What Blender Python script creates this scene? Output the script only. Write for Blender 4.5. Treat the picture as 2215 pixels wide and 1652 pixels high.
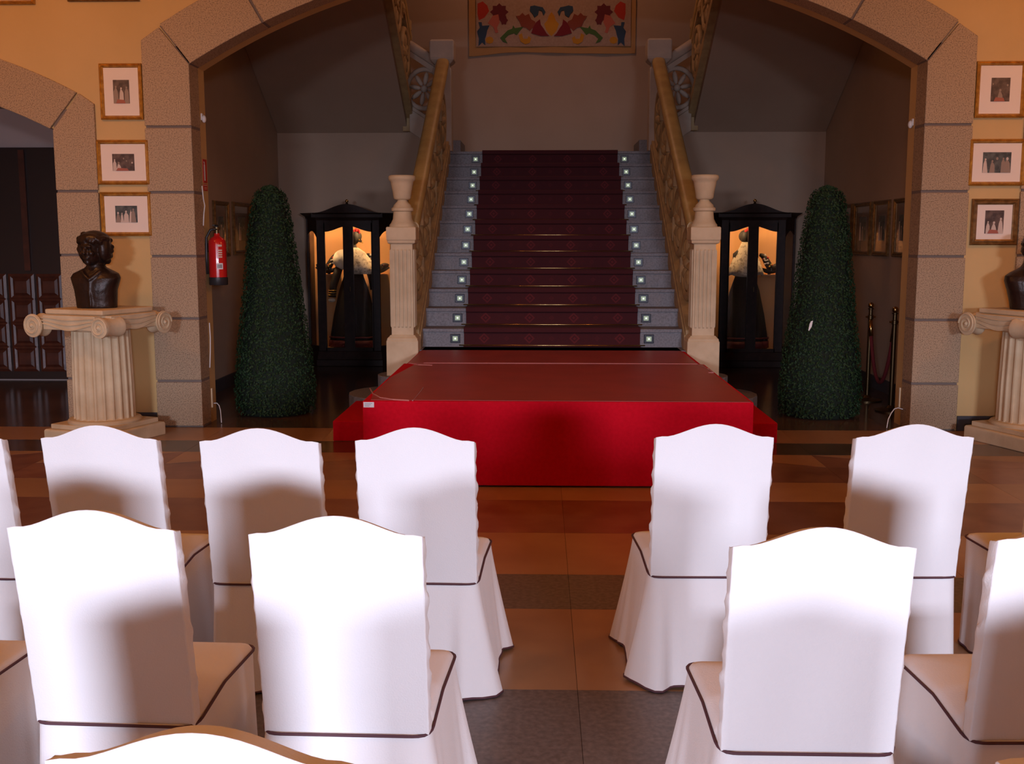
import bpy, math, random
from mathutils import Vector, Matrix
random.seed(7)
for o in list(bpy.data.objects): bpy.data.objects.remove(o)
scene = bpy.context.scene
COL = scene.collection
PI = math.pi

# ------------------------------------------------------------------ camera
F, CX, CY = 2300.0, 1107.5, 826.0
CAM = Vector((-0.115, 0.0, 1.70))
PSI, THT = math.radians(1.5425), math.radians(7.7007)
cd = bpy.data.cameras.new('camera'); cam = bpy.data.objects.new('camera', cd); COL.objects.link(cam)
cam.location = CAM; cam.rotation_euler = (PI/2 - THT, 0, PSI)
cd.sensor_fit = 'HORIZONTAL'; cd.sensor_width = 36; cd.lens = 36*F/2215; cd.clip_start = .05; cd.clip_end = 100
scene.camera = cam
_fw = Vector((-math.sin(PSI)*math.cos(THT), math.cos(PSI)*math.cos(THT), -math.sin(THT)))
_rt = Vector((math.cos(PSI), math.sin(PSI), 0)); _up = _rt.cross(_fw)
def ray(x, y): return _fw*F + _rt*(x-CX) - _up*(y-CY)
def PY(x, y, Y): r = ray(x, y); return CAM + r*((Y-CAM.y)/r.y)          # pixel -> point on the plane Y
def PZ(x, y, Z=0.): r = ray(x, y); return CAM + r*((Z-CAM.z)/r.z)       # pixel -> point on the level Z
def PX(x, y, X): r = ray(x, y); return CAM + r*((X-CAM.x)/r.x)          # pixel -> point on the plane X

# ------------------------------------------------------------------ light
scene.view_settings.view_transform = 'Standard'; scene.view_settings.look = 'None'
scene.view_settings.gamma = 1; scene.view_settings.use_curve_mapping = False
scene.view_settings.exposure = 0.0
w = bpy.data.worlds.new('world'); scene.world = w; w.use_nodes = True
bg = w.node_tree.nodes['Background']; bg.inputs[0].default_value = (.55, .68, 1, 1); bg.inputs[1].default_value = .35
def area(name, loc, rot, sx, sy, power, col, spread=180):
    l = bpy.data.lights.new(name, 'AREA'); l.shape = 'RECTANGLE'; l.size = sx; l.size_y = sy; l.energy = power; l.color = col
    l.spread = math.radians(spread)
    o = bpy.data.objects.new(name, l); COL.objects.link(o); o.location = loc; o.rotation_euler = rot; return o
def point(name, loc, power, col, r=.1):
    l = bpy.data.lights.new(name, 'POINT'); l.energy = power; l.color = col; l.shadow_soft_size = r
    o = bpy.data.objects.new(name, l); COL.objects.link(o); o.location = loc; return o
WARM = (1, .43, .12)
for sx in (-1, 1): area('window_daylight', (sx*2.4, -6.5, 2.4), (PI/2, 0, 0), 1.2, .7, 800, (.76, .80, 1))
for i, (x, y) in enumerate(((-4.6, 6.6), (4.9, 6.9), (-3.0, 1.2), (3.0, 1.2))):
    point('ceiling_lamp_light', (x, y, 4.25), 95 if y > 3 else 60, WARM, .18)
point('stairwell_lamp_light', (0, 13.9, 6.2), 40, (1, .5, .30), .2)

# ------------------------------------------------------------------ materials
MATS = {}
def mat(name, col, rough=.6, metal=0, col2=None, scale=8, detail=4, bump=0, bscale=60, coat=0, emis=None, estr=0, spec=.5,
        contrast=(.35, .65), rnd=0, sheen=0, trans=0):
    m = bpy.data.materials.new(name); m.use_nodes = True; nt = m.node_tree; b = nt.nodes['Principled BSDF']
    b.inputs['Base Color'].default_value = (*col, 1); b.inputs['Roughness'].default_value = rough; b.inputs['Metallic'].default_value = metal
    b.inputs['Specular IOR Level'].default_value = spec; b.inputs['Coat Weight'].default_value = coat
    b.inputs['Sheen Weight'].default_value = sheen; b.inputs['Transmission Weight'].default_value = trans
    tc = nt.nodes.new('ShaderNodeTexCoord')
    src = None
    if col2:
        n = nt.nodes.new('ShaderNodeTexNoise'); n.inputs['Scale'].default_value = scale; n.inputs['Detail'].default_value = detail
        nt.links.new(tc.outputs['Object'], n.inputs['Vector'])
        r = nt.nodes.new('ShaderNodeValToRGB'); r.color_ramp.elements[0].position = contrast[0]; r.color_ramp.elements[1].position = contrast[1]
        r.color_ramp.elements[0].color = (*col, 1); r.color_ramp.elements[1].color = (*col2, 1)
        nt.links.new(n.outputs['Fac'], r.inputs['Fac']); src = r.outputs['Color']
    if rnd:
        oi = nt.nodes.new('ShaderNodeObjectInfo'); mr = nt.nodes.new('ShaderNodeMapRange')
        mr.inputs['To Min'].default_value = 1-rnd; mr.inputs['To Max'].default_value = 1+rnd
        nt.links.new(oi.outputs['Random'], mr.inputs['Value'])
        hs = nt.nodes.new('ShaderNodeHueSaturation'); hs.inputs['Color'].default_value = (*col, 1)
        nt.links.new(mr.outputs[0], hs.inputs['Value'])
        if src: nt.links.new(src, hs.inputs['Color'])
        src = hs.outputs['Color']
    if src: nt.links.new(src, b.inputs['Base Color'])
    if bump:
        n2 = nt.nodes.new('ShaderNodeTexNoise'); n2.inputs['Scale'].default_value = bscale; n2.inputs['Detail'].default_value = 3
        nt.links.new(tc.outputs['Object'], n2.inputs['Vector'])
        bp = nt.nodes.new('ShaderNodeBump'); bp.inputs['Strength'].default_value = bump; bp.inputs['Distance'].default_value = .01
        nt.links.new(n2.outputs['Fac'], bp.inputs['Height']); nt.links.new(bp.outputs[0], b.inputs['Normal'])
    if emis:
        b.inputs['Emission Color'].default_value = (*emis, 1); b.inputs['Emission Strength'].default_value = estr
    MATS[name] = m; return m
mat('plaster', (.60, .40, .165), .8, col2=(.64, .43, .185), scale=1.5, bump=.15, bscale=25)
mat('plaster_alcove_shaded', (.41, .29, .205), .8, col2=(.44, .315, .225), scale=1.2, bump=.1, bscale=25)  # wall plaster in a darker colour that carries the alcove's shade
mat('plaster_far', (.55, .42, .38), .85)
mat('granite_warm', (.46, .33, .205), .75, col2=(.19, .13, .08), scale=105, detail=8, contrast=(.46, .68), bump=.3, bscale=150, rnd=.07)
mat('mortar', (.20, .155, .13), .9)
mat('granite_grey', (.235, .222, .235), .6, col2=(.15, .14, .15), scale=60, detail=6, contrast=(.4, .7), bump=.1, bscale=90, rnd=.05)
mat('cast_stone', (.70, .56, .36), .7, col2=(.60, .46, .28), scale=6, bump=.15, bscale=50)
mat('cast_stone_grey', (.55, .45, .36), .75, col2=(.47, .38, .30), scale=6, bump=.15, bscale=50)
mat('rail_stone', (.50, .33, .11), .45, col2=(.40, .25, .08), scale=5, bump=.1, bscale=30)
mat('bal_stone', (.46, .31, .14), .6, col2=(.36, .23, .10), scale=9, bump=.2, bscale=30)
mat('stage_red', (.62, .004, .018), .85, spec=.08, col2=(.56, .0035, .015), scale=40, bump=.1, bscale=300)
mat('stage_film', (.36, .040, .032), .46, spec=.4, col2=(.31, .034, .028), scale=3, bump=.06, bscale=6)
mat('film_edge', (.55, .22, .20), .25, coat=.5)
mat('paper', (.80, .78, .80), .6)
mat('print_grey', (.30, .30, .36), .6)
mat('brass', (.62, .42, .16), .25, metal=1)
mat('brass_dark', (.13, .085, .04), .35, metal=.9)
mat('black_metal', (.015, .015, .018), .3, metal=.6)
mat('black_plastic', (.02, .02, .022), .4)
mat('led_lens', (.30, .36, .28), .3, emis=(.62, .85, .45), estr=.22)
mat('led_hot', (.9, .95, .9), .3, emis=(.85, .95, .75), estr=1.2)
mat('rope_red', (.16, .012, .015), .8, bump=.4, bscale=120)
mat('leaf', (.013, .034, .013), .6, spec=.25, col2=(.024, .056, .020), scale=30, contrast=(.3, .7))
mat('leaf_core', (.006, .014, .006), .9)
mat('dark_wood', (.014, .006, .004), .5, col2=(.022, .009, .006), scale=14, spec=.18)
mat('door_wood', (.085, .022, .012), .4, col2=(.055, .014, .008), scale=9)
mat('door_dark', (.022, .010, .008), .45)
mat('velvet_tan', (.72, .40, .19), .9, bump=.1, bscale=80)
mat('bronze', (.022, .012, .009), .38, metal=.35, col2=(.035, .018, .012), scale=12, bump=.35, bscale=28)
mat('gilt', (.62, .36, .08), .35, metal=.7, col2=(.42, .22, .05), scale=25, bump=.2, bscale=60)
mat('gilt_dark', (.30, .17, .06), .35, metal=.5, col2=(.17, .09, .03), scale=25)
mat('mat_board', (.86, .74, .64), .8)
mat('mount_tan', (.20, .13, .085), .25, coat=.5)
mat('glass', (1, 1, 1), .03, trans=1, spec=.5)
mat('photo_dark', (.06, .035, .03), .5, col2=(.14, .09, .07), scale=22, contrast=(.4, .62))
mat('photo_grey', (.035, .04, .04), .5, col2=(.11, .12, .11), scale=22)
mat('photo_light', (.62, .50, .42), .5)
mat('photo_mid', (.30, .22, .17), .5)
mat('photo_red', (.38, .11, .07), .5)
mat('extinguisher_red', (.55, .008, .010), .22, coat=.6)
mat('white_plastic', (.82, .80, .78), .45)
mat('sign_red', (.55, .03, .02), .5)
mat('cloth_white', (.84, .82, .82), .85, bump=.12, bscale=220, sheen=.2)
mat('piping', (.085, .03, .04), .7)
mat('tile_tan', (.33, .175, .088), .30, col2=(.41, .23, .12), scale=3.5, detail=7, contrast=(.3, .75), rnd=.14)
mat('tile_rust', (.19, .075, .045), .28, col2=(.29, .14, .09), scale=4.5, detail=8, contrast=(.35, .8), rnd=.14)
mat('tile_grey', (.105, .082, .075), .42, col2=(.19, .155, .14), scale=45, detail=6, contrast=(.35, .75), rnd=.08)
mat('tile_dark', (.072, .042, .030), .16, col2=(.11, .065, .045), scale=3, detail=6, rnd=.15)
mat('grout', (.07, .045, .034), .7)
mat('baseboard', (.055, .055, .065), .4)
mat('tapestry', (.40, .27, .20), .95, bump=.4, bscale=150, col2=(.35, .23, .17), scale=40)
mat('tap_border', (.42, .23, .09), .95, bump=.4, bscale=150)
for n, c in dict(t_red=(.42, .035, .02), t_plum=(.13, .02, .03), t_rust=(.22, .05, .03), t_blue=(.03, .06, .11), t_green=(.06, .12, .03),
                 t_gold=(.48, .22, .02), t_pink=(.44, .12, .09), t_wine=(.17, .012, .02)).items(): mat(n, c, .95, bump=.3, bscale=150)
mat('dress_black', (.008, .007, .010), .7, bump=.3, bscale=30)
mat('dress_red', (.10, .008, .012), .7)
mat('blouse', (.80, .76, .66), .85, bump=.25, bscale=60)
mat('lace', (.66, .58, .48), .85, col2=(.36, .30, .24), scale=28, contrast=(.5, .62), bump=.3, bscale=50)
mat('flower_red', (.55, .012, .02), .6)
mat('gold_thread', (.70, .48, .12), .4, metal=.5)
mat('white_bead', (.8, .75, .7), .3)
mat('lamp_glow', (1, .8, .5), .5, emis=(1, .62, .28), estr=6)
mat('door_glass', (.75, .8, .9), .1, emis=(.8, .87, 1), estr=2)
# red runner with woven diamonds
m = mat('runner', (.055, .004, .007), .9, bump=.2, bscale=200); nt = m.node_tree; b = nt.nodes['Principled BSDF']
tc = nt.nodes.new('ShaderNodeTexCoord'); sp = nt.nodes.new('ShaderNodeSeparateXYZ'); nt.links.new(tc.outputs['Object'], sp.inputs[0])
def mth(op, a, bb=None, c=None):
    n = nt.nodes.new('ShaderNodeMath'); n.operation = op
    for i, v in enumerate((a, bb, c)):
        if v is None: continue
        if isinstance(v, (int, float)): n.inputs[i].default_value = v
        else: nt.links.new(v, n.inputs[i])
    return n.outputs[0]
def diamond(period, off, size):
    u = mth('ABSOLUTE', mth('MULTIPLY', mth('SUBTRACT', mth('FRACT', mth('ADD', mth('DIVIDE', sp.outputs[0], period), off)), .5), period))
    v = mth('ABSOLUTE', mth('MULTIPLY', mth('SUBTRACT', mth('FRACT', mth('DIVIDE', mth('SUBTRACT', sp.outputs[2], .601+.01), .1865)), .42), .1865))
    d = mth('ADD', u, v)
    ringo = mth('MULTIPLY', mth('LESS_THAN', d, size), mth('GREATER_THAN', d, size*.62))
    return mth('MAXIMUM', ringo, mth('LESS_THAN', d, size*.3))
f = mth('MAXIMUM', diamond(.46, .0, .055), mth('MULTIPLY', diamond(.46, .5, .026), .5))
mx = nt.nodes.new('ShaderNodeMix'); mx.data_type = 'RGBA'; mx.inputs[6].default_value = (.055, .004, .007, 1); mx.inputs[7].default_value = (.11, .010, .013, 1)
nt.links.new(f, mx.inputs[0]); nt.links.new(mx.outputs[2], b.inputs['Base Color'])

# ------------------------------------------------------------------ mesh builder
class MB:
    def __init__(s): s.v = []; s.f = []; s.m = []; s.cur = 0
    def add(s, vs, fs):
        n = len(s.v); s.v += [tuple(p) for p in vs]; s.f += [tuple(i+n for i in q) for q in fs]; s.m += [s.cur]*len(fs); return s
    def box(s, x0, x1, y0, y1, z0, z1):
        vs = [(x, y, z) for z in (z0, z1) for y in (y0, y1) for x in (x0, x1)]
        return s.add(vs, [(0, 2, 3, 1), (4, 5, 7, 6), (0, 1, 5, 4), (2, 6, 7, 3), (0, 4, 6, 2), (1, 3, 7, 5)])
    def obox(s, c, u, v, n):      # box from centre and three half-axis vectors
        c, u, v, n = map(Vector, (c, u, v, n))
        vs = [c+u*a+v*b_+n*d for d in (-1, 1) for b_ in (-1, 1) for a in (-1, 1)]
        return s.add(vs, [(0, 2, 3, 1), (4, 5, 7, 6), (0, 1, 5, 4), (2, 6, 7, 3), (0, 4, 6, 2), (1, 3, 7, 5)])
    def prism(s, pts, ext):       # planar polygon extruded by a vector
        e = Vector(ext); n = len(pts); p = [Vector(q) for q in pts]
        vs = p+[q+e for q in p]
        return s.add(vs, [tuple(range(n-1, -1, -1)), tuple(range(n, 2*n))]+[(i, (i+1) % n, (i+1) % n+n, i+n) for i in range(n)])
    def loft(s, rings, closed=True, cap=True):
        n = len(rings[0]); vs = [p for r in rings for p in r]; fs = []
        for k in range(len(rings)-1):
            for i in range(n if closed else n-1):
                j = (i+1) % n; fs.append((k*n+i, k*n+j, (k+1)*n+j, (k+1)*n+i))
        if cap and closed: fs += [tuple(range(n-1, -1, -1)), tuple(range((len(rings)-1)*n, len(rings)*n))]
        return s.add(vs, fs)
    def lathe(s, prof, c=(0, 0, 0), n=24, sx=1, sy=1, a0=0):
        c = Vector(c)
        return s.loft([[c+Vector((r*sx*math.cos(a0+2*PI*i/n), r*sy*math.sin(a0+2*PI*i/n), z)) for i in range(n)] for r, z in prof])
    def square(s, prof, c=(0, 0, 0)):   # square lathe: half width, z
        c = Vector(c)
        return s.loft([[c+Vector((a*r, b_*r, z)) for a, b_ in ((-1, -1), (1, -1), (1, 1), (-1, 1))] for r, z in prof])
    def tube(s, path, r, n=8, closed=False):
        p = [Vector(q) for q in path]; rings = []; m_ = len(p); nrm = None
        for i in range(m_):
            t = (p[(i+1) % m_]-p[i-1]) if closed else (p[min(i+1, m_-1)]-p[max(i-1, 0)])
            t.normalize()
            if nrm is None: nrm = t.orthogonal()
            nrm = (nrm - t*nrm.dot(t)).normalized(); bn = t.cross(nrm)
            rr = r[i] if isinstance(r, (list, tuple)) else r
            rings.append([p[i]+nrm*rr*math.cos(2*PI*k/n)+bn*rr*math.sin(2*PI*k/n) for k in range(n)])
        if closed: rings.append(rings[0]); return s.loft(rings, cap=False)
        return s.loft(rings)
    def ell(s, c, r, n=14, m=9, rot=None):
        c = Vector(c); r = Vector(r) if not isinstance(r, (int, float)) else Vector((r, r, r)); rg = []
        for k in range(m+1):
            a = -PI/2+PI*k/m; a = max(-1.5, min(1.5, a)); ring = []
            for i in range(n):
                q = Vector((r.x*math.cos(a)*math.cos(2*PI*i/n), r.y*math.cos(a)*math.sin(2*PI*i/n), r.z*math.sin(a)))
                if rot is not None: q = rot @ q
                ring.append(c+q)
            rg.append(ring)
        return s.loft(rg)
    def flip(s): s.v = [(-x, y, z) for x, y, z in s.v]; s.f = [tuple(reversed(q)) for q in s.f]; return s
    def build(s, name, mats, parent=None, world=False, smooth=False, bevel=0, loc=None):
        me = bpy.data.meshes.new(name)
        off = Vector((0, 0, 0))
        if world:
            p = parent
            while p is not None: off += p.location; p = p.parent
            if loc is not None: off += Vector(loc)
        me.from_pydata([Vector(q)-off for q in s.v] if world else s.v, [], s.f)
        if isinstance(mats, str): mats = [mats]
        for k in mats: me.materials.append(MATS[k])
        if len(mats) > 1: me.polygons.foreach_set('material_index', s.m)
        me.update()
        if smooth:
            me.polygons.foreach_set('use_smooth', [True]*len(me.polygons))
            if smooth != 1: me.set_sharp_from_angle(angle=math.radians(smooth))
        o = bpy.data.objects.new(name, me); COL.objects.link(o); o.parent = parent
        if loc is not None: o.location = loc
        if bevel:
            b_ = o.modifiers.new('bevel', 'BEVEL'); b_.width = bevel; b_.segments = 2; b_.limit_method = 'ANGLE'; b_.angle_limit = math.radians(40)
        return o
def tag(o, label, cat, group=None):
    o['label'] = label; o['category'] = cat
    if group: o['group'] = group
    return o
def thing(name, label, cat, loc=(0, 0, 0), rz=0, group=None):
    o = bpy.data.objects.new(name, None); COL.objects.link(o); o.location = loc; o.rotation_euler = (0, 0, rz); o.empty_display_size = .1
    return tag(o, label, cat, group)
def struct(o): o['kind'] = 'structure'; return o
def copy_tree(o, parent=None):
    c = o.copy(); COL.objects.link(c); c.parent = parent
    for ch in list(o.children): copy_tree(ch, c)
    return c

# ------------------------------------------------------------------ the setting
YW, YB, YA = 9.45, 9.86, 14.75     # arch wall front, arch wall back, alcove back wall
XA = 3.72                          # alcove side walls
YU = 15.7                          # upper landing wall
RW = 7.6; YR = -4.6; ZC = 5.3

# floor: slab and tiles
fl = struct(MB().box(-RW, RW, YR, 15.8, -.2, -.005).build('floor', 'grout'))
rows = [(-4.6, -3.4, 'tile_tan'), (-3.4, -2.2, 'tile_grey'), (-2.2, -.8, 'tile_tan'), (-.8, .6, 'tile_grey'), (.6, 1.5, 'tile_tan'), (1.5, 2.1, 'tile_grey'), (2.1, 3.0, 'tile_tan'),
        (3.0, 3.85, 'tile_grey'), (3.85, 4.74, 'tile_tan'), (4.74, 5.25, 'tile_grey'), (5.25, 6.02, 'tile_tan'), (6.02, 6.80, 'tile_rust'), (6.80, 7.35, 'tile_tan'),
        (7.35, 7.86, 'tile_rust'), (7.86, 8.32, 'diag'), (8.32, 8.80, 'tile_dark'), (8.80, 9.42, 'tile_tan'), (9.42, 9.95, 'tile_dark')]
y = 9.95
while y < 14.7: rows.append((y, min(y+.96, 14.75), 'tile_dark')); y += .96
G = .0009
for y0, y1, k in rows:
    w_ = 1.0 if y0 > 2 else 1.9
    n0 = math.floor((-RW-.03)/w_)
    for i in range(n0, -n0+1):
        x0, x1 = max(-RW, .03+i*w_), min(RW, .03+(i+1)*w_)
        if x1-x0 < .05: continue
        if y0 >= 9.9 and (x0 > 5 or x1 < -RW): continue
        a, b_, c, d = x0+G, x1-G, y0+G, y1-G
        if k == 'diag':
            tri = [((a, c), (b_, c), (a, d)), ((b_, c+.01), (b_, d), (a+.01, d))]
            if x0 < 0: tri = [((a, c), (b_, c), (b_, d)), ((a, c+.01), (b_-.01, d), (a, d))]
            for t_, kk in zip(tri, ('tile_rust', 'tile_tan')):
                MB().prism([(p[0], p[1], -.005) for p in t_], (0, 0, .005)).build('floor_tile', kk, fl)
        else:
            MB().box(a, b_, c, d, -.005, 0).build('floor_tile', k, fl)

# arches
def arch_in(x):     # height of the openings' edge (0 where the wall stands)
    ax = abs(x)
    if ax < 3.18: return -2.04+math.sqrt(6.13**2-ax*ax)
    if 4.39 < ax < 8.2: return -1.0+math.sqrt(4.11**2-(ax-6.29)**2) if abs(ax-6.29) < 1.9 else 0
    return 0
def wall_slab(y0, y1, ztop):
    mb = MB(); xs = [-RW]
    cuts = [-4.39, -3.18, 3.18, 4.39]
    xx = -RW
    while xx < RW-1e-6:
        nx = min(xx+.12, RW)
        for c in cuts:
            if xx+1e-6 < c < nx-1e-6: nx = c
        m_ = (xx+nx)/2; op = arch_in(m_) > 0
        za, zb = (arch_in(xx+1e-5), arch_in(nx-1e-5)) if op else (0, 0)
        vs = [(xx, y0, za), (nx, y0, zb), (nx, y0, ztop), (xx, y0, ztop), (xx, y1, za), (nx, y1, zb), (nx, y1, ztop), (xx, y1, ztop)]
        fs = [(0, 1, 2, 3), (5, 4, 7, 6), (4, 5, 1, 0), (3, 2, 6, 7)]
        n2 = arch_in(nx+1e-5) if nx < RW else 1
        p2 = arch_in(xx-1e-5) if xx > -RW else 1
        if not op and n2 > 0: fs.append((1, 5, 6, 2))
        if not op and p2 > 0: fs.append((4, 0, 3, 7))
        mb.add(vs, fs); xx = nx
    return mb
wb = struct(wall_slab(YW+.015, YB, 7.0).build('wall_back', 'plaster'))
def block(pts, y0, y1, nm='stone_block'):
    mb = MB().prism([(p[0], y0, p[1]) for p in pts], (0, y1-y0, 0))
    return mb.build(nm, 'granite_warm', wb, bevel=.006)
JZ = [0, .42, .985, 1.54, 2.10, 2.665, 3.2]
g = .011
SY0, SY1 = YW-.012, YW+.245
for s in (-1, 1):
    xi, xo = 3.177, 3.59
    for k in range(5):
        block([(s*xi, JZ[k]+g), (s*xo, JZ[k]+g), (s*xo, JZ[k+1]-g), (s*xi, JZ[k+1]-g)], SY0, SY1)
    block([(s*xi, JZ[5]+g), (s*xo, JZ[5]+g), (s*xo, 3.40), (s*3.43, 3.52-.012), (s*xi, 3.195)], SY0, SY1)
    # side arch pier
    xi2, xo2 = 4.405, 4.03
    JS = [0, .44, 1.0, 1.55, 2.11]
    for k in range(4):
        block([(s*xi2, JS[k]+g), (s*xo2, JS[k]+g), (s*xo2, JS[k+1]-g), (s*xi2, JS[k+1]-g)], SY0, SY1)
    block([(s*xi2, 2.11+g), (s*xo2, 2.11+g), (s*xo2, 2.865), (s*4.16, 2.955), (s*xi2, 2.64)], SY0, SY1)
    R2, c2, cx = 4.11, -1.0, s*6.29
    def P2(R, a): return (cx+R*math.sin(a), c2+R*math.cos(a))
    a_in, a_out = math.asin(1.885/R2), math.asin((6.29-4.155)/4.49)
    N2 = 5
    for k in range(N2):
        t0, t1 = k/N2, (k+1)/N2
        pts = []
        for j in range(7):
            t = t0+(t1-t0)*j/6; t = min(max(t, t0+.006), t1-.006); pts.append(P2(R2-.012, -s*(a_in*(1-2*t))))
        for j in range(6, -1, -1):
            t = t0+(t1-t0)*j/6; t = min(max(t, t0+.006), t1-.006); pts.append(P2(R2+.38, -s*(a_out*(1-2*t))))
        pts = [p for p in pts if abs(p[0]) < RW-.02]
        if len(pts) > 3: block(pts, SY0, SY1, 'arch_stone')
# main arch voussoirs
R1, c1 = 6.13, -2.04
ai, ao = math.asin(3.177/R1), math.asin(3.43/6.54)
NV = 9
for k in range(NV):
    t0, t1 = k/NV, (k+1)/NV; pts = []
    for j in range(9):
        t = min(max(t0+(t1-t0)*j/8, t0+.0016), t1-.0016); a = -ai*(1-2*t); pts.append(((R1-.004)*math.sin(a), c1+(R1-.004)*math.cos(a)))
    for j in range(8, -1, -1):
        t = min(max(t0+(t1-t0)*j/8, t0+.0016), t1-.0016); a = -ao*(1-2*t); pts.append((6.54*math.sin(a), c1+6.54*math.cos(a)))
    block(pts, SY0, SY1, 'arch_stone')
# mortar behind the stones
mo = MB()
for s in (-1, 1):
    mo.box(*sorted((s*3.179, s*3.58)), YW+.004, YW+.24, 0, 3.35); mo.box(*sorted((s*4.398, s*4.04)), YW+.004, YW+.24, 0, 2.82)
    mo.prism([(s*3.179, YW+.004, 3.18), (s*3.58, YW+.004, 3.35), (s*3.42, YW+.004, 3.49)], (0, .2, 0))
for sgn in (0,):
    pts = [((R1-.001)*math.sin(-ai+2*ai*j/40), YW+.004, c1+(R1-.001)*math.cos(-ai+2*ai*j/40)) for j in range(41)]
    pts2 = [(6.53*math.sin(-ao+2*ao*j/40), YW+.004, c1+6.53*math.cos(-ao+2*ao*j/40)) for j in range(41)]
    for j in range(40): mo.prism([pts[j], pts[j+1], pts2[j+1], pts2[j]], (0, .236, 0))
mo.build('mortar', 'mortar', wb)

# room behind the camera, side walls and ceiling
struct(MB().box(-RW-.2, -RW, YR, 15.9, 0, 7).build('wall_left', 'plaster'))
struct(MB().box(RW, RW+.2, YR, 15.9, 0, 7).build('wall_right', 'plaster'))
rear = MB()
rear.box(-RW, -3.5, YR-.2, YR, 0, ZC).box(-1.1, 1.1, YR-.2, YR, 0, ZC).box(3.5, RW, YR-.2, YR, 0, ZC).box(-3.5, -1.1, YR-.2, YR, 2.4, ZC).box(1.1, 3.5, YR-.2, YR, 2.4, ZC)
struct(rear.build('wall_rear', 'plaster'))
for i, sx in enumerate((-1, 1)):      # two open entrance doorways behind the camera let the daylight in
    fr = MB(); a, b_ = sorted((sx*1.1, sx*3.5))
    fr.box(a, a+.06, YR-.16, YR-.04, 0, 2.4).box(b_-.06, b_, YR-.16, YR-.04, 0, 2.4).box(a+.06, b_-.06, YR-.16, YR-.04, 2.36, 2.4)
    struct(fr.build('door_%d' % (i+3), 'dark_wood'))
struct(MB().box(-RW, RW, YR, YW+.02, ZC, ZC+.15).build('ceiling', 'plaster'))
tr = MB().box(-RW, RW, YB, 15.9, 7.0, 7.15); struct(tr.build('ceiling_stairwell', 'plaster_alcove_shaded'))
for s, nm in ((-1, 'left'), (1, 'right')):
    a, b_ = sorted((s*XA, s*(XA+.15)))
    struct(MB().box(a, b_, YB, YU, 0, 7).build('wall_alcove_'+nm, 'plaster_alcove_shaded'))
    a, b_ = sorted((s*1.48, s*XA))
    struct(MB().box(a, b_, YA, YA+.15, 0, 3.13).build('wall_alcove_back_'+nm, 'plaster_alcove_shaded'))
    a, b_ = sorted((s*(XA-.02), s*XA))
    struct(MB().box(a, b_, YB, YA, 0, .14).build('baseboard_'+nm, 'baseboard'))
    a, b_ = sorted((s*1.5, s*(XA-.02)))
    struct(MB().box(a, b_, YA-.02, YA, 0, .14).build('baseboard_back_'+nm, 'baseboard'))
    a, b_ = sorted((s*3.6, s*4.02))
    struct(MB().box(a, b_, YW-.003, YW+.014, 0, .13).build('baseboard_pier_'+nm, 'baseboard'))
    # room seen through the side arch
    a, b_ = sorted((s*3.9, s*RW))
    struct(MB().box(a, b_, 12.6, 12.75, 0, 7).build('wall_side_room_'+nm, 'plaster_far'))
    struct(MB().box(a, b_, YB, 12.6, 3.2, 3.35).build('ceiling_side_room_'+nm, 'plaster_far'))
struct(MB().box(-XA, XA, YU, YU+.15, 2.6, 7).build('wall_landing', 'plaster_alcove_shaded'))

# panelled doors in the dark side room
for s, nm in ((-1, 'door_1'), (1, 'door_2')):
    d = struct(MB().box(*sorted((s*4.0, s*7.5)), 12.52, 12.598, .02, 2.75).build(nm, 'door_dark'))
    for r in range(4):
        for k in range(10):
            x0 = 4.12+k*.335; z0 = .14+r*.285
            MB().square([(.155, 0), (.155, .012), (.125, .024), (.10, .014), (.07, .030)]).build('panel', 'door_wood', d, loc=(s*(x0+.15), 12.52, z0+.13)).rotation_euler = (PI/2, 0, 0)
    for x in (4.55, 5.35, 6.15, 6.95):
        MB().box(*sorted((s*x, s*(x+.07))), 12.485, 12.52, 1.32, 2.72).build('stile', 'door_wood', d)

# ------------------------------------------------------------------ staircase
SZ0, SR, SY_, ST = .601, .1865, 10.8, .325
LZ = SZ0+12*SR; LY = SY_+11*ST
st = thing('staircase', 'wide grey granite staircase rising between carved balustrades behind the red stage', 'staircase', (0, 10.8, 0))
for k in range(12):
    yk, zk = SY_+k*ST, SZ0+k*SR
    mb = MB().box(-1.46, 1.46, yk, yk+(ST+.05 if k < 11 else .3), zk-.02 if k else zk-.2, zk+SR-.035)
    mb.box(-1.46, 1.46, yk-.022, yk+(ST+.05 if k < 11 else .3), zk+SR-.034, zk+SR)
    mb.build('step', 'granite_grey', st, world=True, bevel=.004)
MB().box(-1.46, 1.46, LY+.25, YA+.15, LZ-.2, LZ-.001).box(-1.9, 1.9, YA+.151, YU, LZ-.2, LZ-.001).build('landing', 'granite_grey', st, world=True)
MB().box(-1.40, 1.40, 10.47, 10.86, .355, SZ0).build('step', 'granite_grey', st, world=True)
def rounded_step(hx, y0, y1, z0, z1):
    r = (y1-y0)*.5; pts = [(hx-r+r*math.sin(a), (y0+y1)/2+r*math.cos(a), z0) for a in [PI*i/10 for i in range(11)]]
    pts = pts+[(-p[0], p[1], z0) for p in reversed(pts)]
    return MB().prism(list(reversed(pts)), (0, 0, z1-z0))
rounded_step(2.02, 9.95, 10.95, 0, .18).build('bottom_step', 'granite_grey', st, world=True, bevel=.006)
rounded_step(1.74, 10.22, 10.80, .18, .355).build('bottom_step', 'granite_grey', st, world=True, bevel=.006)
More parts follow.
